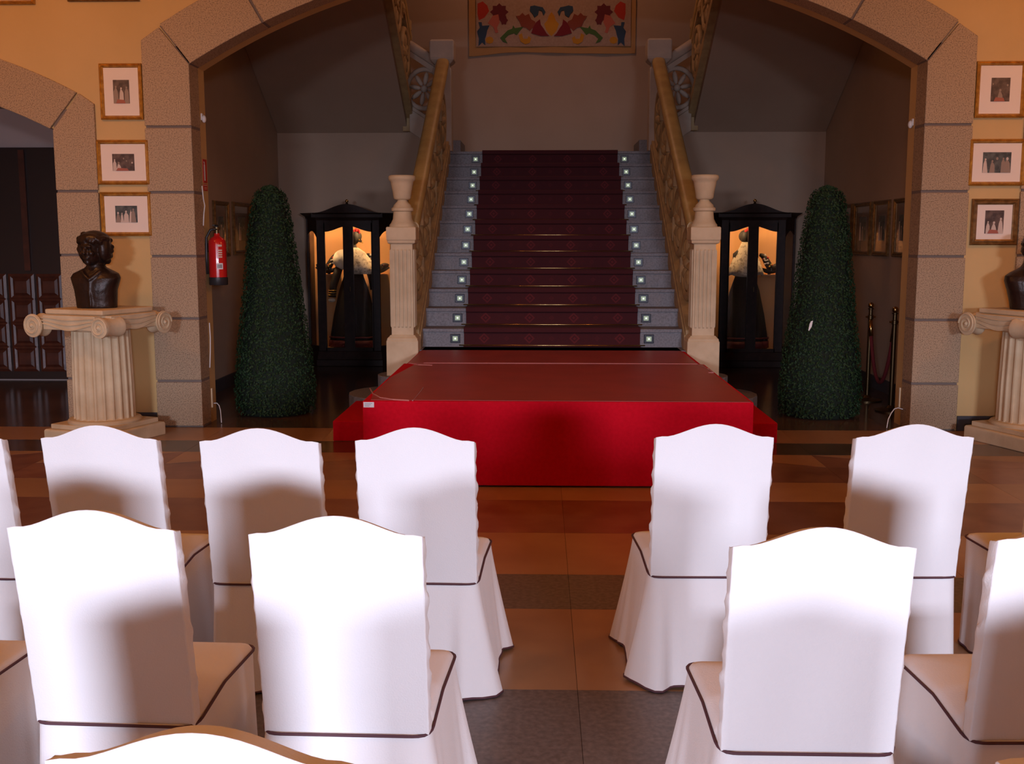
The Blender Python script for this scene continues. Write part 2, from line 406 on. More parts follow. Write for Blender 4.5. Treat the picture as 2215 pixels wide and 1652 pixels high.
for s in (-1, 1):   # closed flanks under the flight
    pts = [(s*1.46, 10.8, .18), (s*1.46, YA, .0), (s*1.46, YA, LZ-.1), (s*1.46, LY, LZ-.1), (s*1.46, 10.8, SZ0)]
    pts[1] = (s*1.46, YA, .0); pts[0] = (s*1.46, 10.8, 0)
    MB().prism(pts, (s*.03, 0, 0)).build('flank_wall', 'plaster_alcove_shaded', st, world=True)
    # first granite step of the side flight on the landing
    a, b_ = sorted((s*1.22, s*1.95))
    MB().box(a, b_, 14.85, YU-.002, LZ, LZ+.19).build('side_step', 'granite_grey', st, world=True, bevel=.004)
    a, b_ = sorted((s*1.52, s*1.95))
    MB().box(a, b_, 14.85, YU-.002, LZ+.19, LZ+.36).build('side_step', 'granite_grey', st, world=True, bevel=.004)
    a, b_ = sorted((s*1.95, s*(XA-.005)))
    MB().box(a, b_, YA, YU-.002, 3.135, LZ+.52).build('corner_landing', 'granite_grey', st, world=True)
# step lights
for k in range(12):
    for s in (-1, 1):
        yk, zk = SY_+k*ST, SZ0+k*SR+.085
        x = s*.985
        h = MB().box(x-.05, x+.05, yk-.012, yk+.01, zk-.045, zk+.045).build('step_light', 'black_metal', st, world=True, bevel=.004)
        MB().box(x-.026, x+.026, yk-.016, yk-.008, zk-.024, zk+.024).build('lens', 'led_lens', h, world=True)
        MB().lathe([(.009, 0), (.006, .006)], n=10).build('bulb', 'led_hot', h, loc=Vector((x, yk-.016, zk))-st.location).rotation_euler = (PI/2, 0, 0)
# return flights above the alcoves
SL = .58
for s in (-1, 1):
    rf = thing('return_stair', 'plastered underside of the upper stair flight sloping over the '+('extinguisher' if s < 0 else 'rope stanchion')+' alcove', 'staircase', (s*2.8, YA, 3.12))
    ye = YB+.05
    pts = [(s*1.93, YA, 3.12), (s*1.93, ye, 3.12+SL*(YA-ye)), (s*1.93, ye, 3.42+SL*(YA-ye)), (s*1.93, YA, 3.42)]
    MB().prism(pts, (s*(XA-1.935), 0, 0)).build('soffit', 'plaster_alcove_shaded', rf, world=True)
    n = 15
    for k in range(n):
        y0 = YA-k*.305
        a, b_ = sorted((s*1.95, s*(XA-.006)))
        MB().box(a, b_, y0-.31, y0, 3.36+SL*.305*k, 3.36+.176*(k+1)+.06).build('step', 'granite_grey', rf, world=True)

# ------------------------------------------------------------------ balustrades
def rosette(mb, c, u, v, n, R, th):
    c, u, v, n = Vector(c), Vector(u), Vector(v), Vector(n)
    ring = [c+u*R*math.cos(2*PI*i/24)+v*R*math.sin(2*PI*i/24) for i in range(24)]
    mb.tube(ring, R*.13, 8, closed=True)
    rot = Matrix((u, v, n)).transposed()
    mb.ell(c, (R*.2, R*.2, th*.9), 10, 6, rot)
    for i in range(8):
        a = 2*PI*i/8+.2; d = u*math.cos(a)+v*math.sin(a); e = -u*math.sin(a)+v*math.cos(a)
        mb.ell(c+d*R*.52, (R*.36, R*.13, th*.7), 8, 6, Matrix((d, e, n)).transposed())
def balustrade(name, label, group, A, B, h0, h1, nR, thick=.075, railr=.085, matn='bal_stone', nrm=None, rail='rail_stone'):
    """A, B: foot of the run (world); h0..h1 clear height of the panel; rail on top"""
    A, B = Vector(A), Vector(B); d = (B-A); L = d.length; d.normalize(); up = Vector((0, 0, 1))
    hor = Vector((d.x, d.y, 0)).normalized(); nr = hor.cross(up)
    t = thing(name, label, 'balustrade', A, 0, group)
    m1 = MB(); m1.prism([A-nr*thick*1.2, A-nr*thick*1.2+up*h0, B-nr*thick*1.2+up*h0, B-nr*thick*1.2], nr*thick*2.4)
    m1.prism([A-nr*thick+up*h0, A-nr*thick+up*(h0+.05), B-nr*thick+up*(h0+.05), B-nr*thick+up*h0], nr*thick*2)
    m1.build('string', matn, t, world=True, bevel=.008)
    # handrail: rounded profile swept along the run
    def prof(P): 
        q = []
        for i in range(14):
            a = 2*PI*i/14; q.append(P+up*(h1+.07)+nr*railr*math.copysign(abs(math.cos(a))**.7, math.cos(a))+up*.075*math.copysign(abs(math.sin(a))**.8, math.sin(a)))
        return q
    m2 = MB().loft([prof(A), prof(B)]); m2.build('handrail', rail, t, world=True, smooth=40)
    m3 = MB().prism([A-nr*thick*.8+up*(h1-.07), A-nr*thick*.8+up*(h1), B-nr*thick*.8+up*(h1), B-nr*thick*.8+up*(h1-.07)], nr*thick*1.6)
    m3.build('rail_bed', matn, t, world=True)
    vert = (h1-h0-.1); sl = d.z/Vector((d.x, d.y, 0)).length
    R = vert/2*math.cos(math.atan(sl))*.93
    for k in range(nR):
        f_ = (k+.5)/nR; c = A+(B-A)*f_+up*(h0+.03+(h1-h0-.1)/2+.02)
        mr = MB(); rosette(mr, c, hor, up, nr, R, thick); mr.build('rosette', matn, t, world=True, smooth=1)
        if k:
            c2 = A+(B-A)*(k/nR)+up*(h0+.02)
            for zz in (.16, .84):
                mk = MB(); cc = c2+up*(vert*zz+.03)
                mk.obox(cc, hor*.05, up*vert*.15, nr*thick*.7)
                mk.ell(cc, (.075, .075, vert*.13), 8, 6)
                mk.build('spandrel', matn, t, world=True)
    return t
XB = 1.405
SIDE = {-1: 'on the fire extinguisher side', 1: 'on the rope stanchion side'}
for s in (-1, 1):
    balustrade('stair_balustrade', 'pierced ochre balustrade with rounded handrail along the main stair, '+SIDE[s], 'main stair balustrades',
               (s*XB, 10.62, .52), (s*XB, 14.30, 2.70), .22, 1.20, 5)
    balustrade('return_balustrade', 'carved stone balustrade of the upper flight climbing above the '+('extinguisher' if s < 0 else 'rope stanchion')+' alcove', 'upper flight balustrades',
               (s*1.90, 14.62, 3.30), (s*1.90, 9.95, 3.30+SL*4.67), .12, .98, 6, thick=.05, railr=.06)
    balustrade('landing_balustrade', 'short stone balustrade with flower roundel beside the landing newel, '+SIDE[s], 'landing flower balustrades',
               (s*1.50, 14.50, 2.88), (s*1.86, 14.62, 3.12), .30, 1.05, 1, thick=.06, railr=.06, matn='cast_stone_grey', rail='cast_stone_grey')

def newel(s):
    Yc = 10.515; X = s*1.472
    t = thing('newel_post', 'cream newel post topped by an urn, '+SIDE[s], 'newel post', (X, Yc, .355), 0, 'urn topped newel posts')
    MB().square([(.157, 0), (.157, .34), (.150, .355), (.150, .368), (.128, .39), (.124, .40)]).build('base', 'cast_stone', t, bevel=.006)
    mb = MB().square([(.108, .40), (.106, 1.29)])
    sh = mb.build('shaft', 'cast_stone', t)
    fl_ = MB()
    for a in range(4):
        c, sn = math.cos(a*PI/2), math.sin(a*PI/2)
        for q in range(5):          # raised fillets between the flutes
            p = -.076+q*.038; w_ = .009
            vs = [(p-w_, -.109, .47), (p+w_, -.109, .47), (p+w_, -.121, .485), (p-w_, -.121, .485), (p-w_, -.109, 1.24), (p+w_, -.109, 1.24), (p+w_, -.121, 1.225), (p-w_, -.121, 1.225)]
            fl_.add([(x*c-y_*sn, x*sn+y_*c, z) for x, y_, z in vs], [(3, 2, 6, 7), (0, 3, 7, 4), (2, 1, 5, 6), (0, 1, 2, 3), (7, 6, 5, 4)])
    fl_.build('flutes', 'cast_stone', sh)
    MB().square([(.112, 1.288), (.135, 1.30), (.135, 1.32), (.145, 1.33), (.145, 1.445), (.138, 1.455)]).build('cap', 'cast_stone', t, bevel=.006)
    MB().lathe([(.13, 1.455), (.128, 1.475), (.115, 1.49), (.095, 1.53), (.088, 1.60), (.108, 1.61), (.108, 1.635), (.09, 1.645), (.085, 1.665), (.05, 1.70), (.046, 1.715)], n=28).build('urn_foot', 'cast_stone', t, smooth=50)
    MB().lathe([(.046, 1.715), (.075, 1.72), (.085, 1.735), (.094, 1.80), (.108, 1.865), (.112, 1.89), (.128, 1.905), (.134, 1.925), (.128, 1.945), (.118, 1.95), (.10, 1.93), (.08, 1.80)], n=28).build('urn', 'cast_stone', t, smooth=50)
    t2 = thing('landing_newel', 'plain stone newel post with block cap at the landing, '+SIDE[s], 'newel post', (s*1.415, 14.42, LZ), 0, 'landing newel posts')
    MB().square([(.12, 0), (.12, 1.05), (.10, 1.09), (.10, 1.12)]).build('shaft', 'cast_stone_grey', t2, bevel=.01)
    MB().square([(.10, 1.115), (.13, 1.14), (.155, 1.17), (.16, 1.20), (.16, 1.40), (.145, 1.425), (.05, 1.435)]).build('cap', 'cast_stone_grey', t2, bevel=.015)
    t3 = thing('corner_newel', 'narrow stone post where the upper flight turns, '+SIDE[s], 'newel post', (s*1.93, 14.68, 3.13), 0, 'corner newel posts')
    MB().square([(.055, 0), (.055, 1.32), (.07, 1.34), (.07, 1.45), (.03, 1.47)]).build('shaft', 'bal_stone', t3, bevel=.008)
for s in (-1, 1): newel(s)

# ------------------------------------------------------------------ stair runner and rods
HW = .895
rn = thing('stair_runner', 'deep red patterned carpet runner held by thin brass rods up the stair', 'carpet', (0, SY_, 0))
prof = []
for k in range(12):
    yk, zk = SY_+k*ST, SZ0+k*SR
    prof += [(yk-.008, zk+.012), (yk-.008, zk+SR-.045), (yk-.034, zk+SR-.03), (yk-.034, zk+SR+.002), (yk-.026, zk+SR+.009)]
prof.append((LY+1.1, LZ+.009))
prof = [(10.70, SZ0+.008)]+prof
n = len(prof); off = []
for i, (y, z) in enumerate(prof):
    y0, z0 = prof[max(i-1, 0)]; y1, z1 = prof[min(i+1, n-1)]; d = Vector((y1-y0, z1-z0)).normalized(); off.append((y-d.y*-.007*-1, z+d.x*-.0))
mb = MB(); vs = [(-HW, y, z) for y, z in prof]+[(HW, y, z) for y, z in prof]
mb.add(vs, [(i, i+n, i+1+n, i+1) for i in range(n-1)])
o = mb.build('pile', 'runner', rn, world=True); o.location = (0, 0, 0)
sm = o.modifiers.new('thick', 'SOLIDIFY'); sm.thickness = .006; sm.offset = 1
for v in o.data.vertices: pass
for k in range(12):
    yk, zk = SY_+k*ST, SZ0+k*SR
    r_ = MB().tube([(-HW-.05, yk-.02, zk+.018), (HW+.05, yk-.02, zk+.018)], .0065, 8); r_.build('rod', 'brass', rn, world=True, smooth=1)

# ------------------------------------------------------------------ red stage
SH, SX = .597, 1.33
sg = thing('stage', 'low rectangular stage wrapped in bright red cloth at the foot of the staircase', 'stage', (0, 7.155, 0))
MB().box(-SX, SX, 7.155, 9.36, .012, SH).build('front_platform', 'stage_red', sg, world=True, bevel=.006)
MB().box(-1.305, 1.305, 9.365, 10.785, .36, SH-.002).build('rear_platform', 'stage_red', sg, world=True, bevel=.006)
mb = MB().prism([(-SX+.05, 7.20, SH), (SX-.02, 7.165, SH), (SX-.02, 9.34, SH), (-SX+.12, 9.34, SH), (-SX+.02, 8.4, SH), (-SX+.02, 7.5, SH)], (0, 0, .003))
top = mb.build('protective_film', 'stage_film', sg, world=True)
MB().box(-1.29, 1.27, 9.345, 10.77, SH-.001, SH+.004).build('protective_film', 'stage_film', sg, world=True)
folds = [([(-1.15, 9.352, SH+.004), (-.4, 9.348, SH+.006), (.3, 9.353, SH+.005), (1.27, 9.348, SH+.004)], .004)]
for pts, r_ in ((((800, 840), (806, 851), (822, 860), (850, 864), (885, 866)), .005), (((893, 866), (905, 852), (916, 838)), .003),
                (((1508, 789), (1530, 797), (1543, 806), (1532, 806)), .004), (((885, 785), (905, 789), (935, 790)), .005)):
    folds.append(([PZ(x, y, SH+.004) for x, y in pts], r_))
for pts, r_ in folds: MB().tube(pts, r_, 6).build('film_fold', 'film_edge', sg, world=True)
a, b_ = PY(786, 869.5, 7.15), PY(809, 881, 7.15)
lb = MB().box(a.x, b_.x, 7.151, 7.155, b_.z, a.z).build('paper_tag', 'paper', sg, world=True)
mb = MB()
for q in range(3): mb.box(a.x+.01, b_.x-.012-.01*q, 7.1503, 7.1512, a.z-.011-.009*q, a.z-.008-.009*q)
mb.build('print', 'print_grey', lb, world=True)
for s in (-1, 1):
    MB().box(*sorted((s*(SX+.002), s*1.865)), 8.80, 9.93, .0, .172).build('side_step', 'stage_red', sg, world=True, bevel=.008)

# ------------------------------------------------------------------ tapestry
YT = YU-.03
tp = thing('tapestry', 'hanging tapestry with a band of coloured flowers and leaves and ochre border', 'tapestry', (0, YT, 4.9))
a, b_ = PY(1014, 0, YT), PY(1376, 0, YT)
ztop = 6.6; mb = MB(); nx = 24
zb = [PY(1014+362*i/nx, y_, YT).z for i, y_ in enumerate([122, 121, 119.5, 118, 116, 114.5, 113.5, 113, 112.5, 113, 113.5, 114, 114, 114.5, 115, 115, 115.5, 115.5, 115.5, 116, 116, 116, 116, 115.5, 115])]
rings = []
for i in range(nx+1):
    x = a.x+(b_.x-a.x)*i/nx; yy = YT+.006*math.sin(i*.9)
    rings.append([(x, yy, zb[i]), (x, yy, ztop), (x, yy+.01, ztop), (x, yy+.01, zb[i])])
mb.loft(rings).build('border', 'tap_border', tp, world=True)
mb = MB(); c0, c1_ = PY(1030, 101, YT-.01), PY(1364, 100, YT-.01)
mb.box(c0.x, c1_.x, YT-.012, YT-.004, c0.z, ztop-.25).build('field', 'tapestry', tp, world=True)
def spiky(cx_, cy_, rx, ry, n_, dep, rot=0):
    return [(cx_+(rx*math.cos(t)*q)*math.cos(rot)-(ry*math.sin(t)*q)*math.sin(rot), cy_+(rx*math.cos(t)*q)*math.sin(rot)+(ry*math.sin(t)*q)*math.cos(rot))
            for i in range(2*n_) for t, q in ((PI*i/n_, 1 if i % 2 == 0 else 1-dep),)]
mot = [('t_red', [(1033, 8), (1044, 3), (1054, 12), (1058, 24), (1048, 38), (1036, 44), (1033, 30)]),
       ('t_plum', spiky(1080, 26, 20, 19, 8, .25)), ('t_plum', spiky(1090, 44, 9, 11, 6, .25)),
       ('t_pink', [(1066, 34), (1078, 31), (1081, 48), (1075, 60), (1078, 70), (1072, 72), (1067, 58), (1055, 50)]),
       ('t_blue', [(1035, 48), (1042, 48), (1043, 56), (1059, 55), (1054, 66), (1052, 76), (1049, 84), (1050, 98), (1043, 92), (1035, 100), (1036, 84), (1032, 68), (1038, 60)]),
       ('t_gold', spiky(1059, 87, 9, 8, 8, .1)),
       ('t_green', [(1082, 82), (1090, 74), (1098, 66), (1108, 62), (1110, 55), (1114, 61), (1132, 58), (1124, 68), (1118, 76), (1112, 72), (1100, 76), (1092, 84), (1098, 94), (1088, 90)]),
       ('t_gold', [(1122, 76), (1129, 72), (1132, 84), (1141, 84), (1143, 78), (1149, 83), (1146, 93), (1136, 96), (1126, 90)]),
       ('t_rust', [(1116, 35), (1124, 34), (1130, 28), (1136, 34), (1144, 30), (1149, 42), (1158, 47), (1160, 58), (1150, 62), (1146, 67), (1138, 60), (1128, 58), (1124, 47)]),
       ('t_wine', [(1149, 72), (1154, 58), (1160, 48), (1168, 42), (1170, 54), (1176, 62), (1182, 72), (1188, 78), (1170, 78)]),
       ('t_blue', [(1147, 14), (1156, 12), (1164, 14), (1174, 16), (1180, 26), (1176, 34), (1172, 24), (1166, 22), (1164, 32), (1156, 38), (1152, 30), (1146, 24)])]
for mi, (k, pts) in enumerate(mot):
    for flip_ in (0, 1):
        q = [PY(x if not flip_ else 2*1193-x, y, YT-.012) for x, y in pts]
        if flip_: q.reverse()
        MB().prism([(p.x, YT-.012, p.z) for p in q], (0, -.003-.0008*mi, 0)).build('motif', k, tp, world=True)
q = [PY(x, y, YT-.012) for x, y in ((1193, 26), (1199, 34), (1202, 44), (1209, 52), (1204, 66), (1197, 74), (1193, 78), (1188, 74), (1181, 64), (1177, 52), (1184, 44), (1187, 34))]
MB().prism([(p.x, YT-.012, p.z) for p in q], (0, -.003, 0)).build('motif', 't_gold', tp, world=True)

# ------------------------------------------------------------------ topiaries
def topiary(cx_, cy_, H, lean, label):
    t = thing('topiary', label, 'topiary', (cx_, cy_, 0), 0)
    rp = [(.375, .03), (.385, .25), (.355, .6), (.30, 1.0), (.25, 1.45), (.20, 1.85), (.165, H-.14), (.13, H-.04), (.06, H)]
    def rad(z):
        for (r0, z0), (r1, z1) in zip(rp, rp[1:]):
            if z <= z1: f_ = (z-z0)/(z1-z0); return r0+(r1-r0)*max(0, f_)
        return .03
    MB().lathe([(.30, 0), (.33, .02)]+[(r-.035, z-.01) for r, z in rp[1:]], n=24).build('core', 'leaf_core', t, smooth=1)
    mb = MB(); R = random.Random(int(cx_*100)); vs = []; fs = []
    for i in range(15000):
        z = .02+(H-.01)*R.random()
        if R.random() > .35+.65*rad(z)/.37: continue
        if R.random() < .03: z = H-.03*R.random()
        a = R.random()*2*PI; r = rad(z)*(1+.0*z)+R.uniform(-.03, .012)
        if z > H-.04: r *= R.random()
        c = Vector((r*math.cos(a)+lean*z, r*math.sin(a), z))
        nrm = Vector((math.cos(a)+R.uniform(-.7, .7), math.sin(a)+R.uniform(-.7, .7), .35+R.uniform(-.6, .7))).normalized()
        u = nrm.orthogonal().normalized(); u = Matrix.Rotation(R.random()*6.28, 3, nrm) @ u; v = nrm.cross(u)
        l, w_ = R.uniform(.011, .019), R.uniform(.006, .011)
        k = len(vs); vs += [c-u*l, c+v*w_+nrm*.003, c+u*l, c-v*w_+nrm*.003]; fs.append((k, k+1, k+2, k+3))
    mb.add(vs, fs); o = mb.build('foliage', 'leaf', t); o['kind'] = 'stuff'
    return t
p = PZ(577, 905); topiary(p.x, p.y+.37, 2.19, 0, 'tall clipped green topiary cone standing near the fire extinguisher')
p = PZ(1793, 911); t = topiary(p.x, p.y+.37, 2.18, 0, 'tall clipped green topiary cone with a white scrap, beside the rope stanchions')
q = PY(1754, 705, t.location.y-.36)-t.location
MB().prism([(q.x-.012, q.y, q.z+.02), (q.x, q.y, q.z+.045), (q.x+.018, q.y, q.z+.05), (q.x+.008, q.y, q.z-.005), (q.x-.015, q.y, q.z-.045), (q.x-.022, q.y, q.z-.04)], (0, .004, 0)).build('paper_scrap', 'white_plastic', t)

# ------------------------------------------------------------------ pedestals and busts
def pedestal(loc, rz, mir, label):
    t = thing('pedestal', label, 'pedestal', loc, rz)
    B = lambda mb, nm, **k: (mb.flip() if mir else mb).build(nm, 'cast_stone', t, **k)
    B(MB().square([(.345, 0), (.345, .105), (.335, .115)]), 'plinth', bevel=.008)
    B(MB().square([(.305, .115), (.305, .155)]), 'plinth_step', bevel=.006)
    mb = MB(); mb.lathe([(.30, .155), (.302, .17), (.29, .185), (.262, .19)], n=32); B(mb, 'base_ring', smooth=40)
    rings = []; NF = 22
    for z, r in [(.185, .252), (.20, .250), (.5, .247), (.93, .236), (.945, .238)]:
        ring = []
        for i in range(NF*6):
            ph = (i % 6)/6; k = [1, 1, .955, .94, .94, .955][i % 6] if .19 < z < .94 else 1
            a = 2*PI*i/(NF*6); ring.append((r*k*math.cos(a), r*k*math.sin(a), z))
        rings.append(ring)
    B(MB().loft(rings), 'shaft')
    cp = MB(); cp.lathe([(.24, .93), (.27, .955), (.28, .975)], n=28)
    cp.box(-.36, .36, -.27, .27, .955, 1.075)
    cp.box(-.27, .27, -.36, .36, .955, 1.075)
    B(cp, 'capital', bevel=.006)
    B(MB().square([(.285, 1.075), (.30, 1.085), (.30, 1.115), (.29, 1.12)]), 'abacus', bevel=.004)
    def volute(c, axis, len_, R):
        c = Vector(c); ax = Vector(axis); u = Vector((0, 0, 1)).cross(ax).normalized(); v = Vector((0, 0, 1))
        mb = MB()
        pr = [(.0, .98), (.07, 1), (.2, .9), (.5, .85), (.8, .92), (.93, 1), (1, .98)]
        mb.loft([[c+ax*(f_*len_)+u*R*k*math.cos(2*PI*i/22)+v*R*k*math.sin(2*PI*i/22) for i in range(22)] for f_, k in pr])
        for sd, off_ in ((1, len_+.004), (-1, -.004)):
            sp_ = [c+ax*off_+u*sd*(R*.93-R*.8*j/52)*math.cos(.25*j)+v*(R*.93-R*.8*j/52)*math.sin(.25*j) for j in range(52)]
            mb.tube(sp_, .008, 5)
            mb.ell(c+ax*off_, (.02, .02, .02), 8, 5)
        B(mb, 'volute', smooth=40)
    volute((-.36, -.385, .985), (0, 1, 0), .12, .098); volute((.335, -.385, .985), (0, 1, 0), .22, .085)
    volute((.385, .34, .985), (-1, 0, 0), .12, .098); volute((-.385, .34, .985), (1, 0, 0), .12, .098)
    mb = MB()
    for zz, dz in ((1.055, .018), (1.03, .035), (1.005, .05)):
        mb.tube([(-.30+.6*j/16, -.364, zz-dz*math.sin(PI*j/16)**2) for j in range(17)], .006, 6)
        mb.tube([(.364, -.26+.55*j/16, zz-dz*math.sin(PI*j/16)**2) for j in range(17)], .006, 6)
    B(mb, 'scroll_lines', smooth=1)
    return t
PLx, PRx = PY(230, 800, 8.95).x, PY(2222, 800, 8.95).x
pedestal((PLx, 8.88, 0), math.radians(-20), False, 'cream fluted pedestal with scroll capital under the bust of a woman')
pedestal((PRx, 8.88, 0), math.radians(20), True, 'cream fluted pedestal with scroll capital under the bust of a man')
def remesh(o, vox, it=2):
    r = o.modifiers.new('skin', 'REMESH'); r.mode = 'VOXEL'; r.voxel_size = vox; r.use_smooth_shade = True
    s_ = o.modifiers.new('smooth', 'SMOOTH'); s_.factor = .5; s_.iterations = it
def bust(loc, rz, woman, label):
    t = thing('bust', label, 'bust', loc, rz)
    mb = MB()   # faces -Y
    n = 28
    def ring(z, rx, ry, cy_=0, e=2.4):
        return [(rx*math.copysign(abs(math.cos(2*PI*i/n))**(2/e), math.cos(2*PI*i/n)), cy_+ry*math.copysign(abs(math.sin(2*PI*i/n))**(2/e), math.sin(2*PI*i/n)), z) for i in range(n)]
    if woman:
        tor = [(0, .165, .115, .0), (.06, .168, .118, 0), (.15, .175, .125, -.005), (.21, .195, .125, 0), (.25, .208, .115, .0), (.285, .19, .10, .01), (.31, .14, .085, .015), (.335, .085, .072, .015), (.37, .062, .062, .01), (.44, .06, .062, 0)]
    else:
        tor = [(0, .155, .12, .0), (.06, .165, .125, 0), (.15, .19, .13, -.005), (.23, .215, .13, 0), (.27, .212, .115, .0), (.30, .17, .10, .01), (.325, .12, .088, .015), (.345, .088, .078, .015), (.38, .07, .07, .01), (.45, .066, .07, 0)]
    mb.loft([ring(*r_) for r_ in tor])
    hy, hz = -.02, .475
    hr = Matrix.Rotation(math.radians(-12 if woman else 4), 3, 'Z')
    def E(c, r): 
        q = hr @ Vector((c[0], c[1], c[2])); mb.ell((q.x, q.y+hy, q.z+hz), r, 16, 11, hr)
    E((0, 0, .035), (.083, .098, .105))          # skull
    E((0, -.028, -.035), (.066, .078, .085))     # jaw and cheeks
    E((0, -.082, -.095), (.028, .026, .024))     # chin
    E((0, -.098, .035), (.060, .018, .016))      # brow
    E((0, -.112, -.005), (.013, .022, .030)); E((0, -.122, -.022), (.018, .017, .013))   # nose
    E((0, -.099, -.058), (.030, .016, .008)); E((0, -.096, -.071), (.026, .016, .009))   # lips
    for s in (-1, 1):
        E((s*.040, -.082, -.022), (.026, .026, .024)); E((s*.034, -.090, .014), (.014, .010, .008))
        E((s*.086, .012, -.005), (.012, .024, .034))
    R = random.Random(3)
    if woman:
        E((0, .025, .080), (.135, .118, .088)); E((0, .05, .0), (.142, .09, .12)); E((0, -.045, .095), (.108, .058, .052))
        for s in (-1, 1): E((s*.100, .016, .015), (.046, .062, .105))
        for i in range(46):
            a = R.uniform(-.5, PI+.5); z = R.uniform(-.10, .14); k = math.cos((z-.03)/.17)
            E((.138*k*math.cos(a), .03+.10*k*math.sin(a), z), (.024, .024, .022))
        for i in range(14):
            a = PI+PI*i/13; E((.108*math.cos(a), -.030+.062*math.sin(a), .085+.015*math.sin(i*2)), (.018, .016, .022))
        mb.tube([(-.085, -.075, .31), (-.045, -.105, .27), (0, -.12, .235), (.045, -.105, .27), (.085, -.075, .31)], .016, 8)
        mb.tube([(0, -.12, .235), (.0, -.128, .12), (.0, -.12, .01)], .010, 6)
    else:
        E((0, .02, .075), (.088, .102, .082)); E((0, .05, .01), (.09, .065, .08))
        for i in range(26):
            a = R.uniform(-.2, PI+.2); z = R.uniform(-.02, .14); k = math.cos((z-.03)/.15)
            E((.084*k*math.cos(a), .03+.085*k*math.sin(a), z), (.016, .016, .014))
        for s in (-1, 1):
            mb.tube([(s*.075, -.05, .345), (s*.075, -.10, .27), (s*.04, -.125, .16), (s*.01, -.13, .06)], [.016, .022, .020, .012], 8)
            mb.tube([(s*.07, -.02, .36), (s*.045, -.085, .33), (s*.01, -.10, .31)], .018, 8)
        mb.tube([(0, -.105, .31), (0, -.125, .22), (0, -.128, .10)], [.018, .022, .026], 8)
    o = mb.build('figure', 'bronze', t); remesh(o, .0075, 2)
    return t
bust((PLx-.012, 8.86, 1.122), math.radians(-2), True, 'dark bronze bust of a woman with full curled hair on a pedestal')
bust((PY(2222, 640, 8.93).x, 8.86, 1.122), math.radians(-6), False, 'dark bronze bust of a short haired man in a jacket on a pedestal')

# ------------------------------------------------------------------ framed pictures
def picture(c, wd, ht, label, group, rz=0, framem='gilt', fw_=.035, photo=(.36, .36), kind=0, tilt=0, cat='picture', mount='mat_board'):
    """front faces local -Y, hangs with its back on local y = 0"""
    t = thing('framed_picture', label, cat, c, rz, group); t.rotation_euler = (0, tilt, rz)
    mb = MB(); a, b_ = wd/2, ht/2
    prof = [(0, 0), (0, -.022), (.25, -.034), (.45, -.024), (.62, -.030), (.8, -.018), (1, -.012), (1, 0)]
    rings = []
    for sx, sz in ((-1, -1), (1, -1), (1, 1), (-1, 1)):
        rings.append([(sx*(a-f_*fw_), y_, sz*(b_-f_*fw_)) for f_, y_ in prof])
    rings.append(rings[0]); mb.loft(rings, cap=False); mb.build('frame', framem, t)
    ia, ib = a-fw_+.002, b_-fw_+.002
    MB().box(-ia, ia, -.009, -.001, -ib, ib).build('mount', mount, t)
    pw, ph = wd*photo[0]/2, ht*photo[1]/2; R = random.Random(int(abs(c[0])*1000+c[2]*77))
    cols = [['photo_dark', 'photo_light', 'photo_mid', 'photo_red'], ['photo_grey', 'photo_light', 'photo_mid', 'photo_mid']][kind]
    mb = MB(); mb.box(-pw, pw, -.0105, -.009, -ph, ph)
    nf = 3 if pw < ph else 5
    for i in range(nf):
        x = pw*(-.72+1.44*i/(nf-1)+R.uniform(-.1, .1)); hh = ph*R.uniform(-.25, .45); y_ = -.0106-.0006*i
        w2 = pw*(.2 if nf == 5 else .3)*R.uniform(.7, 1.3); w2 = min(w2, pw-abs(x)); mb.cur = R.choice((0, 1, 2, 2))
        hd = min(w2*.45, ph*.22)
        if mb.cur:
            mb.prism([(x-w2, y_, -ph), (x+w2, y_, -ph), (x+w2*R.uniform(.5, .9), y_, hh-.3*ph), (x+w2*.3, y_, hh-.05*ph), (x-w2*.3, y_, hh), (x-w2*R.uniform(.5, .9), y_, hh-.3*ph)], (0, -.0003, 0))
        mb.cur = R.choice((1, 2))
        mb.prism([(x+hd*.8*math.cos(2*PI*k/8), y_-.0003, hh+hd*.8+hd*math.sin(2*PI*k/8)) for k in range(8)], (0, -.0003, 0))
    if not kind: mb.cur = 3; mb.prism([(-pw*.7, -.0145, -ph), (pw*.5, -.0145, -ph), (pw*.35, -.0145, -ph*.7), (-pw*.5, -.0145, -ph*.65)], (0, -.0003, 0))
    mb.build('photo', cols, t)
    return t
def px_pic(x0, y0, x1, y1, label, group=None, tilt=0, **k):
    yy = YW+.013
    a, b_ = PY(x0, y0, yy), PY(x1, y1, yy)
    return picture(((a.x+b_.x)/2, yy, (a.z+b_.z)/2), abs(b_.x-a.x), abs(a.z-b_.z), label, group, tilt=math.radians(tilt), **k)
px_pic(214.5, 138, 312, 259, 'upright gilt framed photograph at the top of the column of three above the woman\'s bust', photo=(.38, .42))
px_pic(209, 303, 326.5, 399.5, 'wide gilt framed dark group photograph in the middle of the column above the woman\'s bust', photo=(.42, .38))
px_pic(217, 415.5, 331.5, 510.5, 'wide gilt framed photograph with pale figures directly behind the woman\'s bust', photo=(.43, .38), kind=1)
px_pic(2113, 133, 2213, 255, 'upright gilt framed photograph at the top of the column above the man\'s bust', photo=(.38, .42))
px_pic(2097, 301, 2213, 402, 'wide gilt framed sepia group photograph in the middle of the column above the man\'s bust', photo=(.50, .44), kind=1)
px_pic(2102, 430, 2197, 530, 'upright dark framed photograph just behind the man\'s bust', photo=(.40, .5), framem='gilt_dark', fw_=.05)
px_pic(-38, -95, 77, 10, 'gilt framed picture hung high over the dark side archway', photo=(.4, .4))
px_pic(142, -105, 302, 3, 'dark framed picture hung high above the column of gilt photographs', photo=(.4, .4), framem='gilt_dark')
